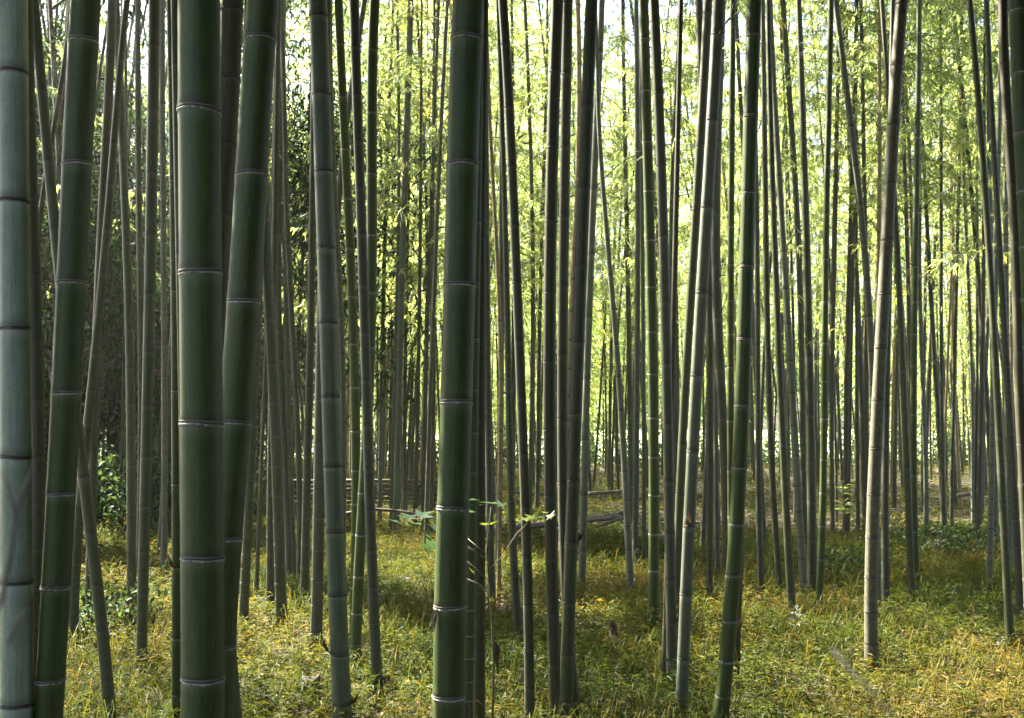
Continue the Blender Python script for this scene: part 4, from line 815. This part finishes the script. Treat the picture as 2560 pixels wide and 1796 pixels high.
shrub(gp(X('A', 400), Y(1330)), .3, .4, 240, 'dark shrub in the corner behind the leaning dark green bamboo')
shrub(gp(X('D', 760), Y(915)), .75, .42, 700, 'wide dark ivy-like shrub around the broken stump')
shrub(gp(X('D', 960), Y(900)), .7, .36, 600, 'dark ivy-like shrub nearer the picture edge')
shrub(gp(X('D', 330), Y(990)), .4, .3, 300, 'small dark shrub on the orange ground by the curving green bamboo')
shrub(gp(X('C', 825), Y(1140)), .16, .14, 90, 'tiny dark shrub between the pale leaning and large green bamboo')
for (c, x, y, lb) in (('A', 690, 720, 'dark bush behind the pale mottled slim bamboo'), ('A', 560, 700, 'dark low bush between two far stems in the dim corner'), ('A', 760, 760, 'dark bush against the thickest green bamboo')):
    p = gp(X(c, x), Y(y) + 20); shrub(p, 1.1, 1.1, 1500, lb, None, .13)

# ------------------------------------------------------------------ lobed-leaf sapling behind the big central bamboo
def lobed(size, tone, seed):
    rr = random.Random(seed); pts = [(0, 0)]
    for a, L in ((-125, .55), (-100, .28), (-62, .85), (-35, .40), (0, 1.1), (35, .40), (62, .85), (100, .28), (125, .55)):
        a = R(a + rr.uniform(-5, 5)); pts.append((math.sin(a) * L * size, math.cos(a) * L * size))
    V = np.array([(x, y, .10 * abs(x) - .16 * y * y / size) for x, y in pts]); F = [(0, i, i + 1, i + 1) for i in range(1, len(pts) - 1)]
    V = np.vstack([V]); F = np.array([(0, i, i + 1) for i in range(1, len(pts) - 1)])
    return mesh_np('leaf', V, F, np.full(len(V), tone), [m_maple])
sd = 4.25
b0 = at_D('B', 1066, 2100, sd); b0.z = 0
sap = empty('sapling', b0)
tag(sap, 'young lobed-leaf sapling growing behind the big central green bamboo', 'sapling')
def spath(lst): return np.array([np.array(at_D('B', x, y, D) - b0) for x, y, D in lst])
st_ = np.vstack([[(0, 0, 0)], spath([(1060, 1600, sd), (1066, 1350, sd), (1055, 1120, sd), (1042, 960, sd), (1036, 850, sd), (1046, 740, sd), (1056, 650, sd)])])
V, F = tube(st_, [.006, .006, .005, .0045, .004, .0035, .003, .002], 6); link('stem', mesh_np('stem', V, F, mats=[m_stem], smooth=True), sap)
tw = []
for lst in ([(1055, 1060, sd), (1000, 1010, sd), (945, 985, sd - .0)], [(1036, 900, sd), (990, 870, sd), (948, 840, sd)], [(1040, 950, sd), (1100, 890, sd), (1170, 780, sd), (1215, 740, sd)], [(1050, 1000, sd), (985, 940, sd), (940, 900, sd)], [(1040, 870, sd), (1050, 780, sd), (1042, 735, sd)], [(960, 800, sd + .05), (880, 760, sd + .1), (790, 720, sd + .1), (690, 715, sd + .1)], [(1040, 880, sd), (990, 840, sd), (950, 805, sd + .05)]):
    tw.append(tube(spath(lst), .0016, 5))
V, F = join(tw); link('twig', mesh_np('twig', V, F, mats=[m_stem], smooth=True), sap)
cid = 0
for (x, y, s, tn, rx, rz) in ((1075, 650, .075, .25, .25, 1.2), (985, 632, .06, .1, .12, 1.5), (1000, 655, .055, .1, .1, 1.7), (975, 684, .06, .12, .1, 1.4), (1095, 660, .05, .3, .6, .3),
    (1030, 742, .036, 1, .5, 2.2), (1055, 740, .035, .95, .6, -2.0), (1318, 712, .042, .95, .9, -.9), (1296, 690, .026, 1, .3, .2), (1240, 715, .045, .8, .5, .8), (1205, 722, .04, .85, .4, -.4), (1185, 728, .04, .7, .3, 2.3),
    (640, 735, .06, .15, .5, 1.5), (690, 715, .07, .1, .45, .6), (735, 705, .075, .1, .4, -.6), (712, 745, .06, .2, .6, 2.6), (755, 740, .05, .2, .5, -1.9), (775, 800, .07, .25, 1.05, 1.6), (790, 850, .08, .25, 1.2, 2.8), (800, 770, .06, .2, .7, .3), (970, 955, .03, .95, 1.0, 2.2), (1056, 1083, .018, .9, 1.3, 0)):
    cid += 1; o = link('leaf', lobed(s, tn, cid), sap, at_D('B', x, y, sd + (.1 if x < 830 else -.02)) - b0); o.rotation_euler = (rx, random.uniform(-.3, .3), rz)
# hanging dead leaves on the stem
def dead_clump(p, h, label, name='dead_shoot'):
    root = empty(name, p); V, F = tube([(0, 0, -.02), (.01, 0, h * .5), (-.01, 0, h * .8), (.05, 0, h * 1.5)], [.005, .004, .003, .001], 5)
    link('stem', mesh_np('stem', V, F, mats=[m_stem], smooth=True), root); n = 9
    P = np.array([(random.uniform(-.01, .01), random.uniform(-.01, .01), h * random.uniform(.5, 1.0)) for _ in range(n)])
    V, F = leaves(P, rng.normal(size=(n, 3)) * .4 + np.array([[0, 0, -1.]]), rdir(n), rng.uniform(.35, .6, n) * h, rng.uniform(.12, .22, n) * h, .25, .1)
    link('leaf', mesh_np('leaf', V, F, np.repeat(rng.random(n), 5), [m_deadleaf]), root); tag(root, label, 'dead plant', 'withered shoots')
dead_clump(gp(X('C', 440), Y(1340)), .26, 'brown withered leaves standing in grass below the pale speckled bamboo')
dead_clump(gp(X('C', 492), Y(1150)), .15, 'small black withered shoot left of the pale speckled bamboo foot')
dead_clump(gp(X('B', 585), Y(1530)), .2, 'dark withered shoot beside the bowing grey-brown bamboo foot')
dead_clump(gp(X('D', 8), Y(1480)), .13, 'curled brown leaf right of the large green bamboo foot')
q = at_D('B', 1070, 1290, sd); dd = empty('hanging_dead_leaf', q)
V, F = leaves(np.array([(0, 0, .03), (.01, 0, .02), (0, .01, .03)]), np.array([(.1, 0, -1.), (-.12, .1, -1), (.3, 0, -1)]), rdir(3), np.array([.13, .1, .08]), np.array([.035, .03, .025]), .25, .1)
link('leaf', mesh_np('leaf', V, F, np.repeat(rng.random(3), 5), [m_deadleaf]), dd); tag(dd, 'brown dead leaves hanging on the thin sapling stem', 'dead leaf')
# silvery-leaved weeds, seed-head grasses
def weed(p, h, n, L, mat, label, name, cat, group, tn=(.3, .9)):
    root = empty(name, p); V, F = tube([(0, 0, -.02), (.01, .0, h * .5), (-.015, .01, h)], [.004, .003, .002], 5); link('stem', mesh_np('stem', V, F, mats=[m_stem], smooth=True), root)
    t = rng.uniform(.45, 1, n); az = rng.uniform(0, 6.28, n)
    V, F = leaves(np.stack([0 * t, 0 * t, h * t], -1), np.stack([np.cos(az), np.sin(az), rng.uniform(-.2, .8, n)], -1), np.array([[0, 0, 1.]]) + rng.normal(size=(n, 3)) * .5, rng.uniform(.7, 1.2, n) * L, rng.uniform(.22, .34, n) * L)
    link('foliage', mesh_np('foliage', V, F, np.repeat(rng.uniform(*tn, n), 5), [mat]), root); tag(root, label, cat, group)
weed(gp(X('D', 130), Y(1300)), .28, 14, .085, m_silver, 'silvery white-leaved weed before the olive bamboo foot', 'pale_weed', 'weed', 'white-leaved weeds')
weed(gp(X('D', 1045), Y(1320)), .18, 9, .06, m_silver, 'smaller white-leaved weed at the leaning olive bamboo foot', 'pale_weed', 'weed', 'white-leaved weeds')
weed(gp(X('D', 30), Y(1330)), .3, 7, .06, m_grass, 'thin dark-stemmed weed left of the silvery white weed', 'pale_weed', 'weed', 'white-leaved weeds', (.1, .5))
weed(gp(X('C', 715), Y(1510)), .22, 12, .09, m_dark, 'dark leafy weed at the grey bamboo foot', 'leafy_weed', 'weed', 'leafy weeds')
weed(gp(X('D', 215), Y(1120)), .12, 6, .13, m_maple, 'bright green two-leaved weed by the curving green bamboo', 'leafy_weed', 'weed', 'leafy weeds', (.5, .9))
weed(gp(X('C', 60), Y(1600)), .16, 16, .07, m_grass, 'bushy weed at the foot of the white-edged grey-green bamboo', 'leafy_weed', 'weed', 'leafy weeds', (.2, .5))
weed(gp(X('A', 330), Y(760)), .5, 12, .1, m_leaf, 'leafy bamboo seedling by the slanting olive bamboo', 'leafy_weed', 'weed', 'leafy weeds', (.4, .8))
weed(gp(X('D', 345), Y(850)), .9, 26, .16, m_leaf, 'tall arching bamboo seedling before the far brown stem', 'leafy_weed', 'weed', 'leafy weeds', (.5, .9))
weed(gp(X('B', 620), Y(800)), .7, 26, .13, m_leaf, 'leafy seedling at the foot of the lone upright olive bamboo', 'leafy_weed', 'weed', 'leafy weeds', (.5, .9))
weed(gp(X('A', 752), Y(960)), .3, 14, .1, m_grass, 'straw-coloured weed lit behind the pale mottled slim bamboo', 'leafy_weed', 'weed', 'leafy weeds', (.6, .9))
def seedhead(p, h, label):
    root = empty('seed_grass', p); V, F = tube([(0, 0, -.02), (.01, 0, h * .6), (.025, 0, h)], [.002, .0016, .001], 4); link('stem', mesh_np('stem', V, F, mats=[m_stem]), root)
    n = 22; t = rng.uniform(.7, 1, n); az = rng.uniform(0, 6.28, n)
    V, F = leaves(np.stack([.01 + .015 * t, 0 * t, h * t], -1), np.stack([np.cos(az) * .5, np.sin(az) * .5, 0 * t + 1], -1), rdir(n), np.full(n, .022), np.full(n, .006))
    link('seed_head', mesh_np('seed_head', V, F, np.repeat(rng.uniform(.6, .9, n), 5), [m_litter]), root); tag(root, label, 'grass stalk', 'tall seed-head grasses')
seedhead(gp(X('D', 800), Y(1480)), .24, 'taller seed-head grass stalk right of the mottled brown bamboo')
seedhead(gp(X('D', 882), Y(1490)), .24, 'second seed-head stalk nearer the leaning olive bamboo')
seedhead(gp(X('D', 912), Y(1215)), .2, 'thin bowed stalk in the middle of the shaded grass')
seedhead(gp(X('D', 590), Y(1330)), .18, 'short seed-head stalk just behind the mottled bamboo')
# out-of-focus bare twigs close to the lens
def twig(pts, r, label, mat=m_log):
    P = [unproj(x, y, D)[0] for x, y, D in pts]; c = P[0]
    V, F = tube(np.array([np.array(p - c) for p in P]), np.linspace(r, r * .4, len(P)), 6)
    tag(link('bare_twig', mesh_np('bare_twig', V, F, mats=[mat], smooth=True), None, c), label, 'twig', 'blurred near twigs')
twig([(-60, 1640, .62), (5, 1500, .62), (28, 1380, .63), (40, 1280, .64), (75, 1190, .65), (90, 1150, .66)], .0016, 'blurred pale twig rising in front of the pale edge bamboo', m_log)
twig([(40, 1290, .64), (22, 1220, .65), (8, 1180, .66)], .0010, 'short blurred twig forking from the pale rising twig', m_log)
twig([(20, 1610, .6), (60, 1530, .6), (110, 1480, .61), (180, 1440, .62)], .0012, 'blurred slanting twig across the pale edge bamboo', m_log)
twig([(2080, 1620, .5), (2130, 1680, .495), (2200, 1750, .49), (2270, 1840, .485)], .0012, 'blurred straw twig crossing the bright corner grass', m_straw)

# ------------------------------------------------------------------ humid air between the stems
hm = bpy.data.materials.new('humid_air'); hm.use_nodes = True; t = hm.node_tree; t.nodes.clear()
ho = t.nodes.new('ShaderNodeOutputMaterial'); pv = t.nodes.new('ShaderNodeVolumePrincipled')
pv.inputs['Color'].default_value = (.95, .97, .85, 1); pv.inputs['Density'].default_value = .0005; pv.inputs['Anisotropy'].default_value = .5
t.links.new(pv.outputs[0], ho.inputs['Volume'])
X0, X1, Y0, Y1, Z0, Z1 = -46, 46, -24, 75, -1.2, 17
V = np.array([(x, y, z) for z in (Z0, Z1) for x, y in ((X0, Y0), (X1, Y0), (X1, Y1), (X0, Y1))])
F = np.array([(3, 2, 1, 0), (4, 5, 6, 7), (0, 1, 5, 4), (1, 2, 6, 5), (2, 3, 7, 6), (3, 0, 4, 7)])
h = link('haze', mesh_np('haze', V, F, mats=[hm])); h['kind'] = 'stuff'
